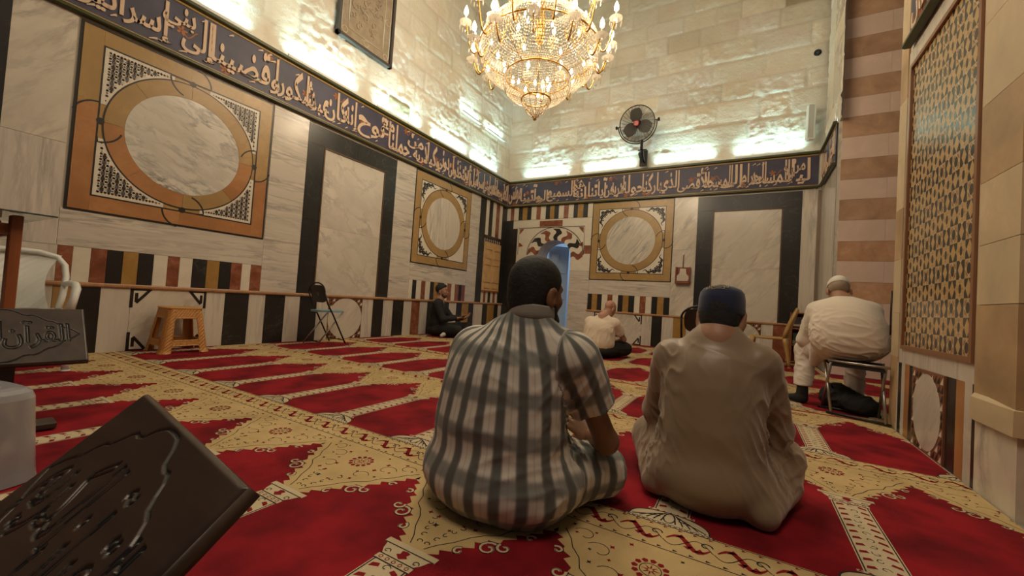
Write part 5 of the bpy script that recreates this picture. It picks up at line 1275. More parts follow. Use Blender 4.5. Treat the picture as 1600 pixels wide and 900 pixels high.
def head_prims(c, R, s=1.0, ears=True):
    c = np.array(c); T = lambda *p: c + R @ (np.array(p) * s); r = lambda *a: tuple(x * s for x in a); o = []
    e = lambda p, rr, k=.02, op='u', Rl=None: o.append(EL(T(*p), r(*rr), k * s, R if Rl is None else R @ Rl, op))
    e((0, -.012, .045), (.074, .096, .084)); e((0, .028, -.015), (.063, .070, .088), .03); e((0, .034, -.072), (.050, .054, .044), .03); e((0, .078, -.098), (.021, .018, .017), .02)
    o.append(RC(T(-.034, .080, .030), T(.034, .080, .030), .013 * s, None, .016 * s))
    for sx in (-1, 1):
        e((sx * .042, .060, -.018), (.022, .024, .020), .02); e((sx * .031, .103, .008), (.017, .016, .011), .012, 's')
    o.append(RC(T(0, .092, .012), T(0, .116, -.026), .009 * s, .013 * s, .014 * s))
    for sx in (-1, 1): e((sx * .012, .104, -.032), (.009, .010, .008), .008)
    e((0, .096, -.057), (.022, .009, .0078), .006); e((0, .094, -.068), (.019, .009, .0078), .006)
    if ears:
        for sx in (-1, 1):
            Rl = rotm(-sx * .35, -.15, 0); e((sx * .085, -.012, -.006), (.011, .022, .036), .010, 'u', Rl); e((sx * .096, -.004, -.004), (.007, .011, .018), .008, 's', Rl); e((sx * .077, -.004, -.036), (.008, .011, .011), .008)
    o.append(RC(T(0, -.020, -.055), T(0, -.042, -.175), .054 * s, .060 * s, .03 * s))
    return o
def hand_prims(W, f, n, side=1, curl=.35, s=1.0, spread=.10):
    W, f, n = np.array(W), np.array(f, float), np.array(n, float); f /= np.linalg.norm(f); n -= f * (n @ f); n /= np.linalg.norm(n); u = np.cross(f, n) * side; o = []
    for i, (off, L) in enumerate(((.031, .072), (.010, .080), (-.011, .074), (-.031, .058))):
        b = W + (f * (.088 - .006 * abs(i - 1)) + u * off) * s; o.append(RC(W + u * off * .5 * s + f * .01 * s, b, .016 * s, .0115 * s, .014 * s))
        d = f + u * (spread * (1.2 - i) * .6); d /= np.linalg.norm(d); p = b
        for q, (fr, ra, rb) in enumerate(((.46, .0095, .0088), (.31, .0088, .0080), (.23, .0080, .0066))):
            a = curl * (.7 + .35 * q + .08 * i); d = d * cos(a) + n * sin(a); d /= np.linalg.norm(d); e = p + d * L * fr * s; o.append(RC(p, e, ra * s, rb * s, .003 * s)); p = e
    b = W + (f * .022 + u * .026) * s; d = f * .62 + u * .62 + n * .35; d /= np.linalg.norm(d); o.append(RC(W + f * .012 * s, b, .016 * s, .014 * s, .012 * s)); m = b + d * .038 * s; o.append(RC(b, m, .0125 * s, .0100 * s, .006 * s)); d2 = d * .8 + f * .5; d2 /= np.linalg.norm(d2); o.append(RC(m, m + d2 * .034 * s, .0100 * s, .0078 * s, .004 * s))
    return o
def skin_mat(name, c):
    m, nt, b = newmat(name); mp = coords(nt); n1 = N(nt, 'ShaderNodeTexNoise', ins={'Scale': 14.0, 'Detail': 4.0}); nt.links.new(mp.outputs[0], n1.inputs[0])
    nt.links.new(ramp(nt, n1.outputs[0], [(.3, tuple(x * .85 for x in c)), (.7, tuple(min(1, x * 1.12) for x in c))]), b.inputs['Base Color']); b.inputs['Roughness'].default_value = .48; b.inputs['Specular IOR Level'].default_value = .35
    b.inputs['Subsurface Weight'].default_value = .12; b.inputs['Subsurface Radius'].default_value = (.012, .005, .003); b.inputs['Subsurface Scale'].default_value = .6
    return m
def cloth(name, c, rough=.85, sheen=.2, wv=300):
    m, nt, b = newmat(name); mp = coords(nt); n1 = N(nt, 'ShaderNodeTexNoise', ins={'Scale': float(wv), 'Detail': 2.0}); n2 = N(nt, 'ShaderNodeTexNoise', ins={'Scale': 5.0, 'Detail': 3.0})
    for n in (n1, n2): nt.links.new(mp.outputs[0], n.inputs[0])
    nt.links.new(ramp(nt, n2.outputs[0], [(.3, tuple(x * .93 for x in c)), (.7, tuple(min(1, x * 1.06) for x in c))]), b.inputs['Base Color']); b.inputs['Roughness'].default_value = rough; b.inputs['Specular IOR Level'].default_value = .3
    b.inputs['Sheen Weight'].default_value = sheen; bump(nt, b, n1.outputs[0], .15, .002); return m
def check_mat():
    m, nt, b = newmat('grey and white checked cotton'); at = N(nt, 'ShaderNodeAttribute', attribute_name='weave'); sp = N(nt, 'ShaderNodeSeparateXYZ'); nt.links.new(at.outputs['Vector'], sp.inputs[0])
    def band(src, per, lo, hi, amt):
        a = N(nt, 'ShaderNodeMath', operation='MULTIPLY'); nt.links.new(src, a.inputs[0]); a.inputs[1].default_value = 2 * PI / per
        s = N(nt, 'ShaderNodeMath', operation='SINE'); nt.links.new(a.outputs[0], s.inputs[0]); r = N(nt, 'ShaderNodeMapRange', interpolation_type='SMOOTHSTEP', ins={1: lo, 2: hi, 3: 0.0, 4: amt}); nt.links.new(s.outputs[0], r.inputs[0]); return r.outputs[0]
    v = band(sp.outputs[0], .076, -.25, .75, .92); h = band(sp.outputs[1], .140, -.1, .9, .58); v2 = band(sp.outputs[0], .0253, .55, .95, .14)
    # total = 1-(1-v)(1-h)(1-v2)
    def inv(x): q = N(nt, 'ShaderNodeMath', operation='SUBTRACT'); q.inputs[0].default_value = 1; nt.links.new(x, q.inputs[1]); return q.outputs[0]
    def mul(x, y): q = N(nt, 'ShaderNodeMath', operation='MULTIPLY'); nt.links.new(x, q.inputs[0]); nt.links.new(y, q.inputs[1]); return q.outputs[0]
    t = inv(mul(mul(inv(v), inv(h)), inv(v2)))
    nt.links.new(ramp(nt, t, [(0, (.60, .55, .48)), (.5, (.25, .245, .225)), (1, (.085, .088, .08))]), b.inputs['Base Color']); b.inputs['Roughness'].default_value = .8; b.inputs['Sheen Weight'].default_value = .15; b.inputs['Specular IOR Level'].default_value = .3
    return m
M['hair_black'] = plain('black hair', (.010, .009, .008), .75, var=.4, scale=60, bmp=.5)
M['skin_brown'] = skin_mat('brown skin', (.20, .095, .052)); M['skin_tan'] = skin_mat('tan skin', (.36, .19, .12)); M['skin_fair'] = skin_mat('fair skin', (.46, .25, .17)); M['skin_olive'] = skin_mat('olive skin', (.34, .19, .12))
M['eye'] = plain('eye', (.6, .56, .5), .2); M['sock_white'] = cloth('white cotton sock', (.62, .58, .52)); M['cap_blue'] = cloth('navy cap cloth', (.016, .022, .062), .8, .25, 500); M['cap_white'] = cloth('white cap cloth', (.72, .68, .60), .8)
def local_clip(R, c, n, d):
    """half space given in head coordinates"""
    n = R @ np.array(n, float); return (tuple(n), float(n @ np.array(c) + d))
def eyes(parent, c, R, s):
    for sx in (-1, 1):
        mb = MB(); mb.lathe([(0, -.0125 * s), (.0088 * s, -.0088 * s), (.0125 * s, 0), (.0088 * s, .0088 * s), (0, .0125 * s)], 10, tuple(np.array(c) + R @ (np.array((sx * .031, .080, .009)) * s))); mb.build('eye', M['eye'], parent, smooth=True)

# ---------------------------------------------------------------- the man in the checked robe
root = thing('person', 'man in a grey and white checked robe sitting cross-legged, dark beard, seen from behind', 'person', (4.86, -7.80, .006))
hc, hR, hs = (.03, .035, .822), rotm(-.30, -.06, .03), 1.12
sh, el, wr = (.215, .0, .595), (.305, .165, .275), (.190, .335, .222)
shl, ell, wrl = (-.225, .0, .575), (-.325, .10, .415), (-.12, .30, .36)
skin = head_prims(hc, hR, hs) + [RC((.025, .012, .66), (-.03, .0, .3), .065, .15, .05), EL((-.05, .0, .16), (.24, .18, .12), .05), RC((-.2, .0, .58), (.2, .0, .59), .06, None, .05),
    RC(sh, el, .040, .046, .03), RC(el, wr, .046, .030, .02), RC(shl, ell, .040, .045, .03), RC(ell, wrl, .045, .029, .02),
    RC((.08, .0, .13), (.27, .28, .11), .10, .07, .05), RC((.27, .28, .11), (-.02, .42, .07), .06, .04, .03), RC((-.16, .0, .13), (-.36, .28, .11), .10, .07, .05), RC((-.36, .28, .11), (-.05, .36, .06), .06, .04, .03),
    RC((-.02, .42, .07), (-.12, .47, .045), .035, .028, .02), RC((-.05, .36, .06), (.06, .45, .045), .035, .028, .02)]
skin += hand_prims(wr, (-.72, .10, .42), (-.35, .85, -.4), 1, .20, 1.12, .16) + hand_prims(wrl, (.7, .35, .1), (0, .1, -1), -1, .35, 1.05)
body = put('body', *sdf_mesh(skin, .0058), M['skin_brown'], root)
robe = [EL((-.06, -.005, .13), (.325, .262, .165), .05), EL((-.062, -.045, .31), (.272, .185, .24), .06), EL((-.050, -.035, .48), (.262, .162, .20), .06), RC((-.19, -.005, .590), (.185, -.005, .605), .088, None, .05), EL((.015, -.012, .672), (.150, .088, .085), .06),
    RC((.025, -.010, .68), (.032, .004, .775), .088, .080, .02, clip=((0, .12, 1), .772)),
    RC(sh, tuple(np.array(sh) * .45 + np.array(el) * .55), .098, .088, .035, clip=(tuple((np.array(el) - np.array(sh)) / np.linalg.norm(np.array(el) - np.array(sh))), float((np.array(el) - np.array(sh)) @ (np.array(sh) * .45 + np.array(el) * .55) / np.linalg.norm(np.array(el) - np.array(sh))))),
    RC(shl, tuple(np.array(shl) * .4 + np.array(ell) * .6), .095, .085, .035),
    RC((.06, -.02, .14), (.255, .285, .118), .16, .098, .06), RC((.25, .285, .112), (-.02, .40, .085), .100, .075, .04), RC((-.17, -.02, .14), (-.36, .28, .115), .16, .10, .06), RC((-.36, .28, .112), (-.03, .37, .085), .10, .075, .04), EL((-.05, .20, .10), (.22, .20, .085), .06),
    EL((.10, .04, .24), (.07, .10, .10), .06)]
Vt, Q = sdf_mesh(robe, .0075, planes=[((0, 0, -1), -.004)])
Vt = folds(Vt, Q, [((.21, -.02, .44), .13, (-.7, .0, -1), .035, .016), ((.17, .08, .25), .16, (.35, .5, -1), .030, .020), ((-.30, -.05, .45), .15, (.3, 0, -1), .06, .007), ((-.05, -.2, .22), .22, (1, 0, .3), .06, .0078), ((.25, .27, .12), .12, (-.6, .3, .1), .035, .010), ((.02, -.2, .62), .16, (1, 0, -.4), .05, .0078), ((.27, .06, .50), .09, (.5, .2, -1), .04, .008), ((.15, -.12, .10), .16, (.8, .6, .2), .04, .010)], 3.1)
def seg_coord(P, a, b):
    a, b = np.array(a), np.array(b); d = b - a; L = np.linalg.norm(d); d /= L; q = P - a; t = q @ d; pe = q - t[:, None] * d; e1 = np.cross(d, (0, 0, 1.0)); e1 /= np.linalg.norm(e1); e2 = np.cross(d, e1)
    return np.linalg.norm(q - np.clip(t, 0, L)[:, None] * d, axis=1), np.arctan2(pe @ e2, pe @ e1), t
wv = np.zeros((len(Vt), 3)); th = np.arctan2(Vt[:, 0] + .05, -(Vt[:, 1] - .02)); wv[:, 0] = th * .245 + .02 * (Vt[:, 2] - .4) * th; wv[:, 1] = Vt[:, 2] + .03 * Vt[:, 0]
d1, a1, t1 = seg_coord(Vt, sh, el); m = (d1 < .118) & (Vt[:, 0] > .19) & (Vt[:, 2] > .36); wv[m, 0] = a1[m] * .09; wv[m, 1] = t1[m] * 1.15 + .03
d2, a2, t2 = seg_coord(Vt, (.03, -.05, .14), (.255, .285, .118)); m = (d2 < .19) & (Vt[:, 1] > .03) & (Vt[:, 2] < .27) & (Vt[:, 0] > .05); wv[m, 0] = t2[m] * .85; wv[m, 1] = a2[m] * .12
M['check'] = check_mat(); put('checked_robe', Vt, Q, M['check'], root, wv)
M['collar'] = cloth('grey collar cloth', (.24, .22, .19)); 
mb = MB(); mb.lathe([(.084, -.052), (.0885, -.048), (.0885, -.028), (.0865, -.004), (.0845, .003), (.0805, -.002), (.079, -.03)], 40, (.032, .006, .775), M=Matrix.Rotation(-.10, 3, 'X') @ Matrix.Diagonal((1, 1.03, 1))); mb.build('collar', M['collar'], root, smooth=True)
def hair_cap(c, R, s, grow, lo_back, lo_front, k=.02):
    c = np.array(c); T = lambda *p: c + R @ (np.array(p) * s); pl = [local_clip(R, c, (0, .35, -1), -lo_back * s)]
    return [EL(T(0, -.014, .045), tuple(x * s + grow for x in (.074, .096, .084)), k, R), EL(T(0, -.045, -.015), tuple(x * s + grow for x in (.068, .055, .075)), .03, R)], pl
P_, pl = hair_cap(hc, hR, hs, .010, -.062, 0); Vt, Q = sdf_mesh(P_, .006, planes=pl + [local_clip(hR, hc, (0, 1, -.55), .030 * hs)]); put('hair', Vt, Q, M['hair_black'], root)
T = lambda *p: np.array(hc) + hR @ (np.array(p) * hs)
bp = [EL(T(0, .040, -.085), (.060 * hs, .066 * hs, .052 * hs), .02, hR), EL(T(.056, .018, -.060), (.026, .034, .055), .02, hR), EL(T(-.056, .018, -.060), (.026, .034, .055), .02, hR), EL(T(.010, .055, -.130), (.060, .055, .050), .03, hR)]
Vt, Q = sdf_mesh(bp, .006); nn = normals(Vt, Q); Vt = Vt + nn * np.array([.007 * noise.noise(Vector(tuple(p * 60))) for p in Vt])[:, None]; put('beard', Vt, Q, M['hair_black'], root); eyes(root, hc, hR, hs)

# ---------------------------------------------------------------- the man in the tan robe and blue cap
root = thing('person', 'man in a plain tan robe and navy blue cap sitting cross-legged, seen from behind', 'person', (5.50, -7.24, .006))
hc, hR, hs = (.018, .055, .778), rotm(-.10, -.22, 0), 1.06
sh, el, wr = (.178, .0, .590), (.238, .12, .315), (.12, .32, .25); shl, ell, wrl = (-.178, .0, .585), (-.238, .12, .31), (-.10, .32, .25)
skin = head_prims(hc, hR, hs) + [RC((.01, .0, .68), (0, .0, .3), .09, .14, .05), EL((0, .0, .16), (.20, .17, .12), .05), RC((-.16, .0, .58), (.16, .0, .58), .055, None, .05), RC(sh, el, .05, .042, .03), RC(el, wr, .042, .027, .02), RC(shl, ell, .05, .042, .03), RC(ell, wrl, .042, .027, .02),
    RC((.10, .0, .13), (.27, .25, .14), .09, .07, .05), RC((.27, .25, .14), (-.0, .40, .07), .06, .04, .03), RC((-.10, .0, .13), (-.28, .25, .13), .09, .07, .05), RC((-.28, .25, .13), (.0, .34, .06), .06, .04, .03), RC((0, .40, .07), (-.10, .45, .045), .034, .027, .02), RC((.0, .34, .06), (.10, .43, .045), .034, .027, .02)]
skin += hand_prims(wr, (-.7, .4, .2), (0, .3, 1), -1, .3) + hand_prims(wrl, (.7, .4, .2), (0, .3, 1), 1, .3)
put('body', *sdf_mesh(skin, .0060), M['skin_tan'], root)
robe = [EL((0, -.01, .13), (.245, .235, .16), .05), EL((0, -.045, .30), (.205, .165, .23), .06), EL((.0, -.035, .48), (.205, .142, .19), .06), RC((-.150, -.005, .590), (.155, -.005, .600), .080, None, .05), EL((.010, -.002, .672), (.118, .082, .085), .05, clip=((0, -.12, 1), .742)), RC((.012, .002, .66), (.017, .030, .75), .082, .072, .03, clip=((0, -.10, 1), .752)),
    RC(sh, el, .074, .066, .03), RC(el, wr, .066, .048, .03), RC(shl, ell, .074, .066, .03), RC(ell, wrl, .066, .048, .03),
    RC((.08, -.02, .14), (.262, .24, .165), .13, .098, .06), RC((.26, .24, .155), (-.0, .38, .085), .095, .07, .04), RC((-.08, -.02, .14), (-.275, .24, .15), .13, .098, .06), RC((-.27, .24, .15), (.0, .34, .085), .095, .07, .04), EL((0, .16, .09), (.2, .2, .08), .06), RC((.20, -.12, .05), (.28, .18, .08), .055, .07, .05), RC((-.2, -.10, .06), (-.27, .16, .08), .05, .06, .05)]
Vt, Q = sdf_mesh(robe, .0072, planes=[((0, 0, -1), -.004)])
Vt = folds(Vt, Q, [((-.20, -.05, .30), .14, (.7, -.2, -1), .032, .016), ((.17, -.06, .48), .12, (-.6, -.1, -1), .035, .012), ((-.17, -.06, .52), .12, (.6, 0, -1), .035, .012), ((.20, -.02, .26), .16, (.5, .3, -1), .030, .018), ((.27, .18, .14), .15, (-.6, -.7, -.4), .032, .014), ((0, -.2, .15), .26, (1, 0, .1), .09, .0078), ((-.22, -.02, .14), .14, (.4, .3, -1), .030, .014), ((.0, -.15, .55), .2, (1, 0, -.2), .09, .0078), ((.22, .06, .45), .12, (.2, .3, -1), .03, .010), ((-.02, -.18, .35), .25, (.1, 0, 1), .12, .007)], 9.4)
m, nt, b = newmat('tan sateen'); b.inputs['Base Color'].default_value = (.245, .172, .11, 1); b.inputs['Roughness'].default_value = .38; b.inputs['Sheen Weight'].default_value = .3; b.inputs['Specular IOR Level'].default_value = .45; M['tan_robe'] = m
put('robe', Vt, Q, m, root)
P_, pl = hair_cap(hc, hR, hs, .006, -.078, 0); Vt, Q = sdf_mesh(P_, .006, planes=pl + [local_clip(hR, hc, (0, 1, -.6), .018 * hs)]); put('hair', Vt, Q, M['hair_black'], root)
mb = MB(); mb.lathe([(.093, .010), (.097, .03), (.096, .075), (.091, .100), (.078, .117), (.048, .128), (0, .131)], 40); cM = Matrix.Translation(Vector(hc)) @ Matrix(hR.tolist()).to_4x4() @ Matrix.Rotation(.16, 4, 'X') @ Matrix.Translation((0, -.012, .0)) @ Matrix.Diagonal((.96, 1.06, 1.06, 1))
mb.move(cM); cap = mb.build('cap', M['cap_blue'], root, smooth=True)
mb = MB(); mb.lathe([(.0975, .016), (.0985, .024), (.0980, .034)], 40); mb.move(cM); mb.build('cap_band', cloth('navy cap band', (.010, .014, .038)), cap, smooth=True)
mb = MB()
for L in ([(-.052, -.066), (-.052, -.080), (-.030, -.080), (-.030, -.088), (.020, -.088), (.020, -.078), (.034, -.078), (.034, -.052)], [(-.042, -.064), (-.042, -.073), (-.022, -.073), (-.022, -.080), (.012, -.080), (.012, -.070), (.026, -.070), (.026, -.052)]):
    mb.tube([(x, y, (.1275 if math.hypot(x, y) < .05 else .129 - .27 * (math.hypot(x, y) - .05)) if math.hypot(x, y) < .081 else .120 - 1.0 * (math.hypot(x, y) - .081)) for x, y in [(a[0] + (b[0] - a[0]) * t, a[1] + (b[1] - a[1]) * t) for a, b in zip(L[:-1], L[1:]) for t in (0, .33, .66)]], .0016, 5)
mb.move(cM); mb.build('embroidery', plain('gold thread', (.40, .34, .16), .5), cap)
T = lambda *p: np.array(hc) + hR @ (np.array(p) * hs)
bp = [EL(T(0, .040, -.088), (.056 * hs, .064 * hs, .046 * hs), .02, hR), EL(T(.048, .02, -.055), (.020, .026, .045), .02, hR), EL(T(-.048, .02, -.055), (.020, .026, .045), .02, hR), EL(T(0, .07, -.12), (.04, .035, .035), .03, hR)]
Vt, Q = sdf_mesh(bp, .006); Vt = Vt + normals(Vt, Q) * np.array([.006 * noise.noise(Vector(tuple(p * 60))) for p in Vt])[:, None]; put('beard', Vt, Q, M['hair_black'], root); eyes(root, hc, hR, hs)

# ---------------------------------------------------------------- the bald man in the cream shirt
root = thing('person', 'bald man in a cream short-sleeved shirt and black trousers sitting cross-legged near the doorway', 'person', (3.64, -2.95, .006))
hc, hR, hs = (.085, .195, .752), rotm(-.45, -.50, .05), 1.08
sh, el, wr = (.215, .07, .53), (.325, .24, .29), (.17, .40, .24); shl, ell, wrl = (-.19, .07, .52), (-.27, .22, .27), (-.06, .38, .22)
skin = head_prims(hc, hR, hs) + [RC((.03, .05, .62), (0, .0, .3), .09, .14, .05), EL((0, .0, .16), (.20, .17, .12), .05), RC((-.16, .05, .53), (.18, .05, .53), .055, None, .05), RC(sh, el, .052, .043, .03), RC(el, wr, .043, .028, .02), RC(shl, ell, .052, .043, .03), RC(ell, wrl, .043, .028, .02)]
skin += hand_prims(wr, (-.8, .3, -.1), (0, .3, 1), -1, .4) + hand_prims(wrl, (.8, .3, -.1), (0, .3, 1), 1, .4) + [RC((.02, .45, .06), (-.10, .50, .045), .034, .027, .02), RC((0, .38, .06), (.12, .46, .045), .034, .027, .02), RC((.0, .0, .15), (.02, .45, .06), .05, .03, .02), RC((.0, .0, .15), (0, .38, .06), .05, .03, .02)]
put('body', *sdf_mesh(skin, .007), M['skin_fair'], root)
ae = (np.array(el) - np.array(sh)) / np.linalg.norm(np.array(el) - np.array(sh)); me_ = np.array(sh) * .35 + np.array(el) * .65
shirt = [EL((-.01, -.02, .22), (.262, .20, .20), .06, clip=((0, 0, -1), -.065)), EL((-.005, .0, .38), (.25, .175, .22), .06), RC((-.155, .055, .525), (.175, .055, .530), .092, None, .05), EL((.03, .055, .60), (.125, .085, .07), .05), RC((.04, .06, .60), (.055, .10, .66), .078, .070, .02, clip=((.1, .5, 1), .705)),
    RC(sh, tuple(me_), .092, .085, .035, clip=(tuple(ae), float(ae @ me_))), RC(shl, tuple(np.array(shl) * .35 + np.array(ell) * .65), .092, .085, .035)]
Vt, Q = sdf_mesh(shirt, .0085, planes=[((0, 0, -1), -.055)]); Vt = folds(Vt, Q, [((.2, .0, .38), .15, (-.5, 0, -1), .04, .014), ((.0, -.15, .25), .25, (.15, 0, 1), .05, .012), ((-.2, 0, .4), .15, (.4, 0, -1), .05, .010), ((.27, .15, .42), .1, (.2, .2, -1), .035, .010)], 1.7)
put('shirt', Vt, Q, cloth('cream shirt cloth', (.72, .60, .48), .8), root)
tr = [EL((0, -.01, .10), (.255, .22, .12), .05), RC((.10, .0, .12), (.34, .30, .14), .14, .10, .06), RC((.34, .30, .135), (.02, .46, .08), .095, .06, .04), RC((-.10, .0, .12), (-.33, .28, .12), .14, .10, .06), RC((-.33, .28, .12), (0, .38, .08), .095, .06, .04), EL((0, .2, .08), (.2, .2, .07), .06)]
Vt, Q = sdf_mesh(tr, .009, planes=[((0, 0, -1), -.004)]); Vt = folds(Vt, Q, [((.25, .2, .15), .2, (.6, .7, 0), .05, .012)], 5); put('trousers', Vt, Q, M['black_cloth'], root); eyes(root, hc, hR, hs)

# ---------------------------------------------------------------- the man in black against the left wall
root = thing('person', 'man in black clothes and white socks sitting against the left wall holding a phone', 'person', (.34, -2.92, .0078), -1.12)
s_ = 1.10; Sx = lambda *p: tuple(np.array(p) * s_)
hc, hR, hs = Sx(.0, .03, .795), rotm(-.05, .04, 0), 1.02 * s_ / 1.0 * .97
sh, el, wr = Sx(.19, .0, .57), Sx(.24, .14, .31), Sx(.12, .37, .335); shl, ell, wrl = Sx(-.19, .0, .57), Sx(-.25, .17, .32), Sx(-.06, .46, .335)
ank, ankl = Sx(-.02, .30, .07), Sx(.10, .50, .065)
skin = head_prims(hc, hR, hs) + [RC(Sx(.0, .0, .64), Sx(0, .0, .3), .09, .13, .05), EL(Sx(0, .0, .16), (.18, .15, .12), .05), RC(Sx(-.16, .0, .56), Sx(.16, .0, .56), .055, None, .05), RC(sh, el, .05, .042, .03), RC(el, wr, .042, .029, .02), RC(shl, ell, .05, .042, .03), RC(ell, wrl, .042, .029, .02), RC(Sx(.1, .0, .13), ank, .06, .035, .03), RC(Sx(-.1, .0, .13), ankl, .06, .035, .03)]
skin += hand_prims(wr, (-.25, .9, .15), (-.5, .1, .9), -1, .5, 1.1) + hand_prims(wrl, (.1, .75, .55), (.5, -.3, .8), 1, .25, 1.1)
put('body', *sdf_mesh(skin, .0065), M['skin_olive'], root)
shirt = [EL(Sx(0, -.01, .22), (.215, .175, .2), .06), EL(Sx(.0, -.01, .42), (.215, .155, .21), .06), RC(Sx(-.150, .0, .560), Sx(.150, .0, .560), .085, None, .05), EL(Sx(.0, .0, .625), (.115, .08, .065), .05), RC(sh, el, .075, .066, .03), RC(el, tuple(np.array(el) * .15 + np.array(wr) * .85), .066, .045, .03), RC(shl, ell, .075, .066, .03), RC(ell, tuple(np.array(ell) * .15 + np.array(wrl) * .85), .066, .045, .03)]
Vt, Q = sdf_mesh(shirt, .009, planes=[((0, 0, -1), -.05), (tuple(np.array((0, -.1, 1.0))), .74)]); Vt = folds(Vt, Q, [((.1, .1, .4), .25, (.4, .2, -1), .06, .010)], 2); put('shirt', Vt, Q, M['black_cloth'], root)
tr = [EL(Sx(0, .0, .11), (.22, .20, .13), .05), RC(Sx(.10, .03, .12), Sx(.30, .42, .14), .12, .09, .06), RC(Sx(.30, .42, .135), Sx(-.0, .33, .08), .085, .06, .04), RC(Sx(-.10, .0, .12), Sx(-.16, .52, .18), .12, .09, .06), RC(Sx(-.16, .52, .17), Sx(.06, .49, .085), .085, .06, .04), EL(Sx(0, .2, .08), (.2, .2, .07), .06)]
Vt, Q = sdf_mesh(tr, .009, planes=[((0, 0, -1), -.004)]); Vt = folds(Vt, Q, [((.2, .3, .15), .25, (.5, .8, 0), .06, .010)], 6); put('trousers', Vt, Q, M['black_cloth'], root)
for a, b in ((Sx(.16, .20, .06), Sx(.37, .17, .036)), (Sx(.14, .52, .06), Sx(.36, .60, .036))):
    a, b = np.array(a), np.array(b); Vt, Q = sdf_mesh([RC(a, a * .4 + b * .6, .045, .040, .02), RC(a * .4 + b * .6, b, .040, .032, .02)], .008, planes=[((0, 0, -1), -.002)]); put('sock', Vt, Q, M['sock_white'], root)
c = np.array(hc); T = lambda *p: c + hR @ (np.array(p) * hs)
Vt, Q = sdf_mesh([EL(T(0, -.016, .05), tuple(x * hs + .012 for x in (.074, .096, .086)), .02, hR), EL(T(0, .05, .10), (.06, .04, .03), .03, hR)], .007, planes=[local_clip(hR, hc, (0, .72, -1), -.030 * hs)]); put('hair', Vt, Q, M['hair_black'], root)
bp = [EL(T(0, .040, -.080), (.055 * hs, .063 * hs, .045 * hs), .02, hR), EL(T(.050, .03, -.06), (.018, .026, .035), .02, hR), EL(T(-.050, .03, -.06), (.018, .026, .035), .02, hR)]
Vt, Q = sdf_mesh(bp, .006); put('beard', Vt, Q, plain('short dark beard', (.06, .04, .03), .8), root); eyes(root, hc, hR, hs)
for sx in (-1, 1):
    mb = MB(); mb.tube([tuple(T(sx * x, .094 - .012 * (x > .04), .030 + .004 * (.02 < x < .045))) for x in (.016, .028, .040, .050)], [.003, .004, .004, .002], 5); mb.build('eyebrow', M['hair_black'], root, smooth=True)
bpy.context.view_layer.update()
ph = thing('phone', 'black phone held by the man sitting against the left wall', 'phone', root.matrix_world @ Vector(tuple(np.array(wr) + V3(-.02, .11, .050))), -1.3)
mb = MB(); mb.cbox((0, 0, 0), (.078, .165, .010), Matrix.Rotation(.25, 3, 'X'), bev=.004); mb.build('body', M['metal_dark'], ph)
mb = MB(); mb.cbox((0, 0, .0056), (.070, .150, .0012), Matrix.Rotation(.25, 3, 'X')); mb.build('screen', plain('dark phone screen', (.008, .008, .01), .08), ph)

# ---------------------------------------------------------------- the old man in white on the folding stool
root = thing('person', 'man in white clothes and white cap bending forward on a folding stool', 'person', (6.40, -4.60, .006))
hc, hR, hs = (-.035, .235, 1.075), rotm(.0, -.62, 0), 1.06
sh, el, wr = (.185, .12, .90), (.25, .26, .62), (.10, .46, .60); shl, ell, wrl = (-.215, .12, .89), (-.275, .23, .60), (-.14, .46, .58)
kR, aR, kL, aL = (.14, .40, .50), (.13, .36, .11), (-.255, .30, .50), (-.285, .19, .115)
skin = head_prims(hc, hR, hs) + [RC((.0, .12, .96), (0, .0, .6), .09, .15, .05), RC((-.17, .10, .90), (.16, .10, .90), .055, None, .05), EL((0, .0, .55), (.19, .16, .10), .05), RC(sh, el, .05, .042, .03), RC(el, wr, .042, .028, .02), RC(shl, ell, .05, .042, .03), RC(ell, wrl, .042, .028, .02),
    RC((.08, .05, .54), kR, .085, .06, .04), RC(kR, aR, .058, .036, .03), RC((-.08, .05, .54), kL, .085, .06, .04), RC(kL, aL, .058, .036, .03)] + hand_prims(wr, (-.5, .7, -.1), (0, .3, 1), -1, .4) + hand_prims(wrl, (.5, .7, -.1), (0, .3, 1), 1, .4)
put('body', *sdf_mesh(skin, .007), M['skin_tan'], root)
shirt = [EL((.015, -.01, .63), (.285, .205, .19), .06, clip=((0, 0, -1), -.47)), EL((.0, .0, .74), (.275, .20, .20), .06), EL((-.01, .05, .86), (.245, .165, .16), .06), RC((-.165, .10, .885), (.155, .10, .895), .095, None, .05), EL((-.015, .12, .955), (.125, .085, .075), .05), RC((-.02, .13, .97), (-.03, .165, 1.02), .07, .062, .015, clip=((0, .6, 1), 1.125)),
    RC(shl, ell, .078, .068, .03), RC(ell, wrl, .068, .05, .03), RC(sh, el, .078, .068, .03), RC(el, wr, .068, .05, .03), RC((-.17, .10, .52), (-.20, .20, .40), .085, .045, .05)]
Vt, Q = sdf_mesh(shirt, .0085, planes=[((0, 0, -1), -.36)]); Vt = folds(Vt, Q, [((-.2, .0, .72), .15, (.9, 0, -.2), .035, .014), ((.0, -.15, .55), .25, (1, 0, -.15), .035, .012), ((.2, .0, .75), .15, (.8, 0, -.6), .05, .010), ((-.24, .1, .75), .12, (.3, 0, -1), .04, .014)], 4.4)
put('shirt', Vt, Q, cloth('white cotton', (.72, .63, .53), .8), root)
tr = [EL((0, .02, .53), (.22, .18, .08), .05), RC((.08, .05, .54), kR, .105, .085, .05), RC(kR, aR, .082, .075, .04, clip=((0, 0, -1), -.10)), RC((-.08, .05, .54), kL, .11, .09, .05), RC(kL, aL, .088, .072, .04, clip=((0, 0, -1), -.165))]
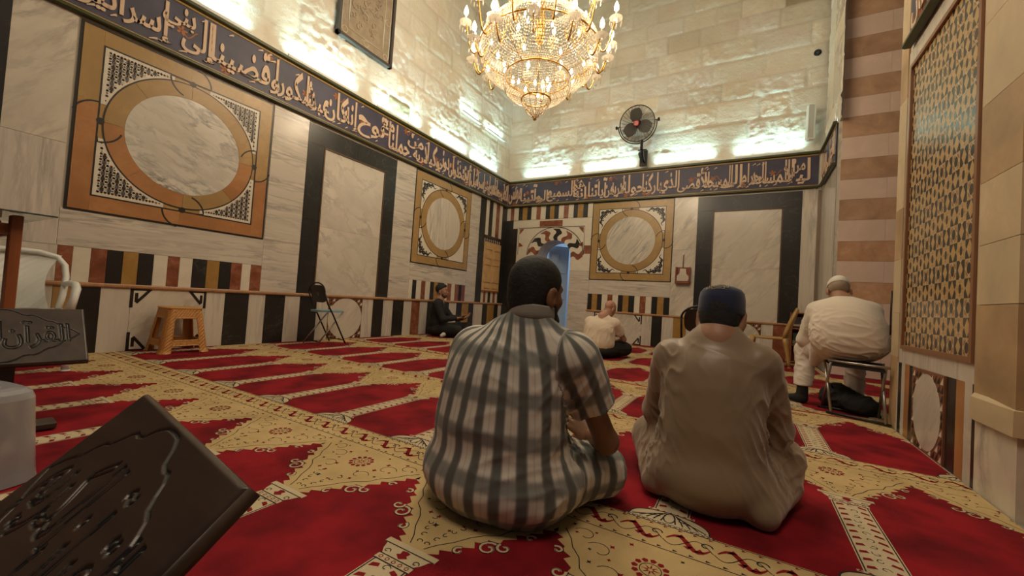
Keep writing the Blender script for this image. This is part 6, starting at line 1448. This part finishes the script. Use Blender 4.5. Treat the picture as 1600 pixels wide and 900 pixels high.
Vt, Q = sdf_mesh(tr, .0085); Vt = folds(Vt, Q, [((-.27, .25, .35), .2, (1, .3, -.3), .035, .012), ((.13, .38, .3), .2, (1, 0, -.3), .04, .010)], 7); put('trousers', Vt, Q, cloth('white trouser cotton', (.70, .62, .54), .8), root)
for a, t in ((aL, (-.40, .22, .035)), (aR, (.10, .52, .035))):
    a, t = np.array(a), np.array(t); h_ = np.array((a[0], a[1] - .0, .045)); Vt, Q = sdf_mesh([RC(a + (0, 0, .09), a, .045, .043, .02), RC(a, h_, .043, .042, .02), RC(h_, t, .044, .030, .03)], .008, planes=[((0, 0, -1), -.003)]); put('sock', Vt, Q, M['black_cloth'], root)
c = np.array(hc)
Vt, Q = sdf_mesh([EL(c + hR @ (np.array((0, -.016, .052)) * hs), tuple(x * hs + .009 for x in (.074, .096, .084)), .02, hR)], .007, planes=[local_clip(hR, hc, (0, .12, -1), -.048 * hs)]); put('cap', Vt, Q, M['cap_white'], root); eyes(root, hc, hR, hs)
Vt, Q = sdf_mesh([EL(c + hR @ (np.array((0, -.018, .02)) * hs), tuple(x * hs + .003 for x in (.074, .094, .070)), .02, hR)], .007, planes=[local_clip(hR, hc, (0, .55, -1), .012 * hs)]); put('hair', Vt, Q, plain('short grey hair', (.30, .22, .16), .8), root)

# ---------------------------------------------------------------- the bag under the stool
root = thing('cloth_bag', 'black soft bag lying on the carpet under the folding stool', 'bag', (6.43, -4.50, .006))
Vt, Q = sdf_mesh([EL((-.05, .06, .10), (.14, .12, .12), .05), EL((.08, -.05, .08), (.14, .14, .09), .05), EL((-.06, .02, .17), (.06, .06, .06), .05)], .009, planes=[((0, 0, -1), -.002)]); Vt = folds(Vt, Q, [((0, 0, .1), .25, (.6, .5, .5), .05, .022)], 8); put('body', Vt, Q, M['black_cloth'], root)
mb = MB(); mb.tube([(-.10, .0, .19), (-.12, -.05, .23), (-.04, -.08, .235), (.03, -.06, .19), (.08, -.04, .15)], .009, 6); mb.build('strap', M['black_cloth'], root, smooth=True)
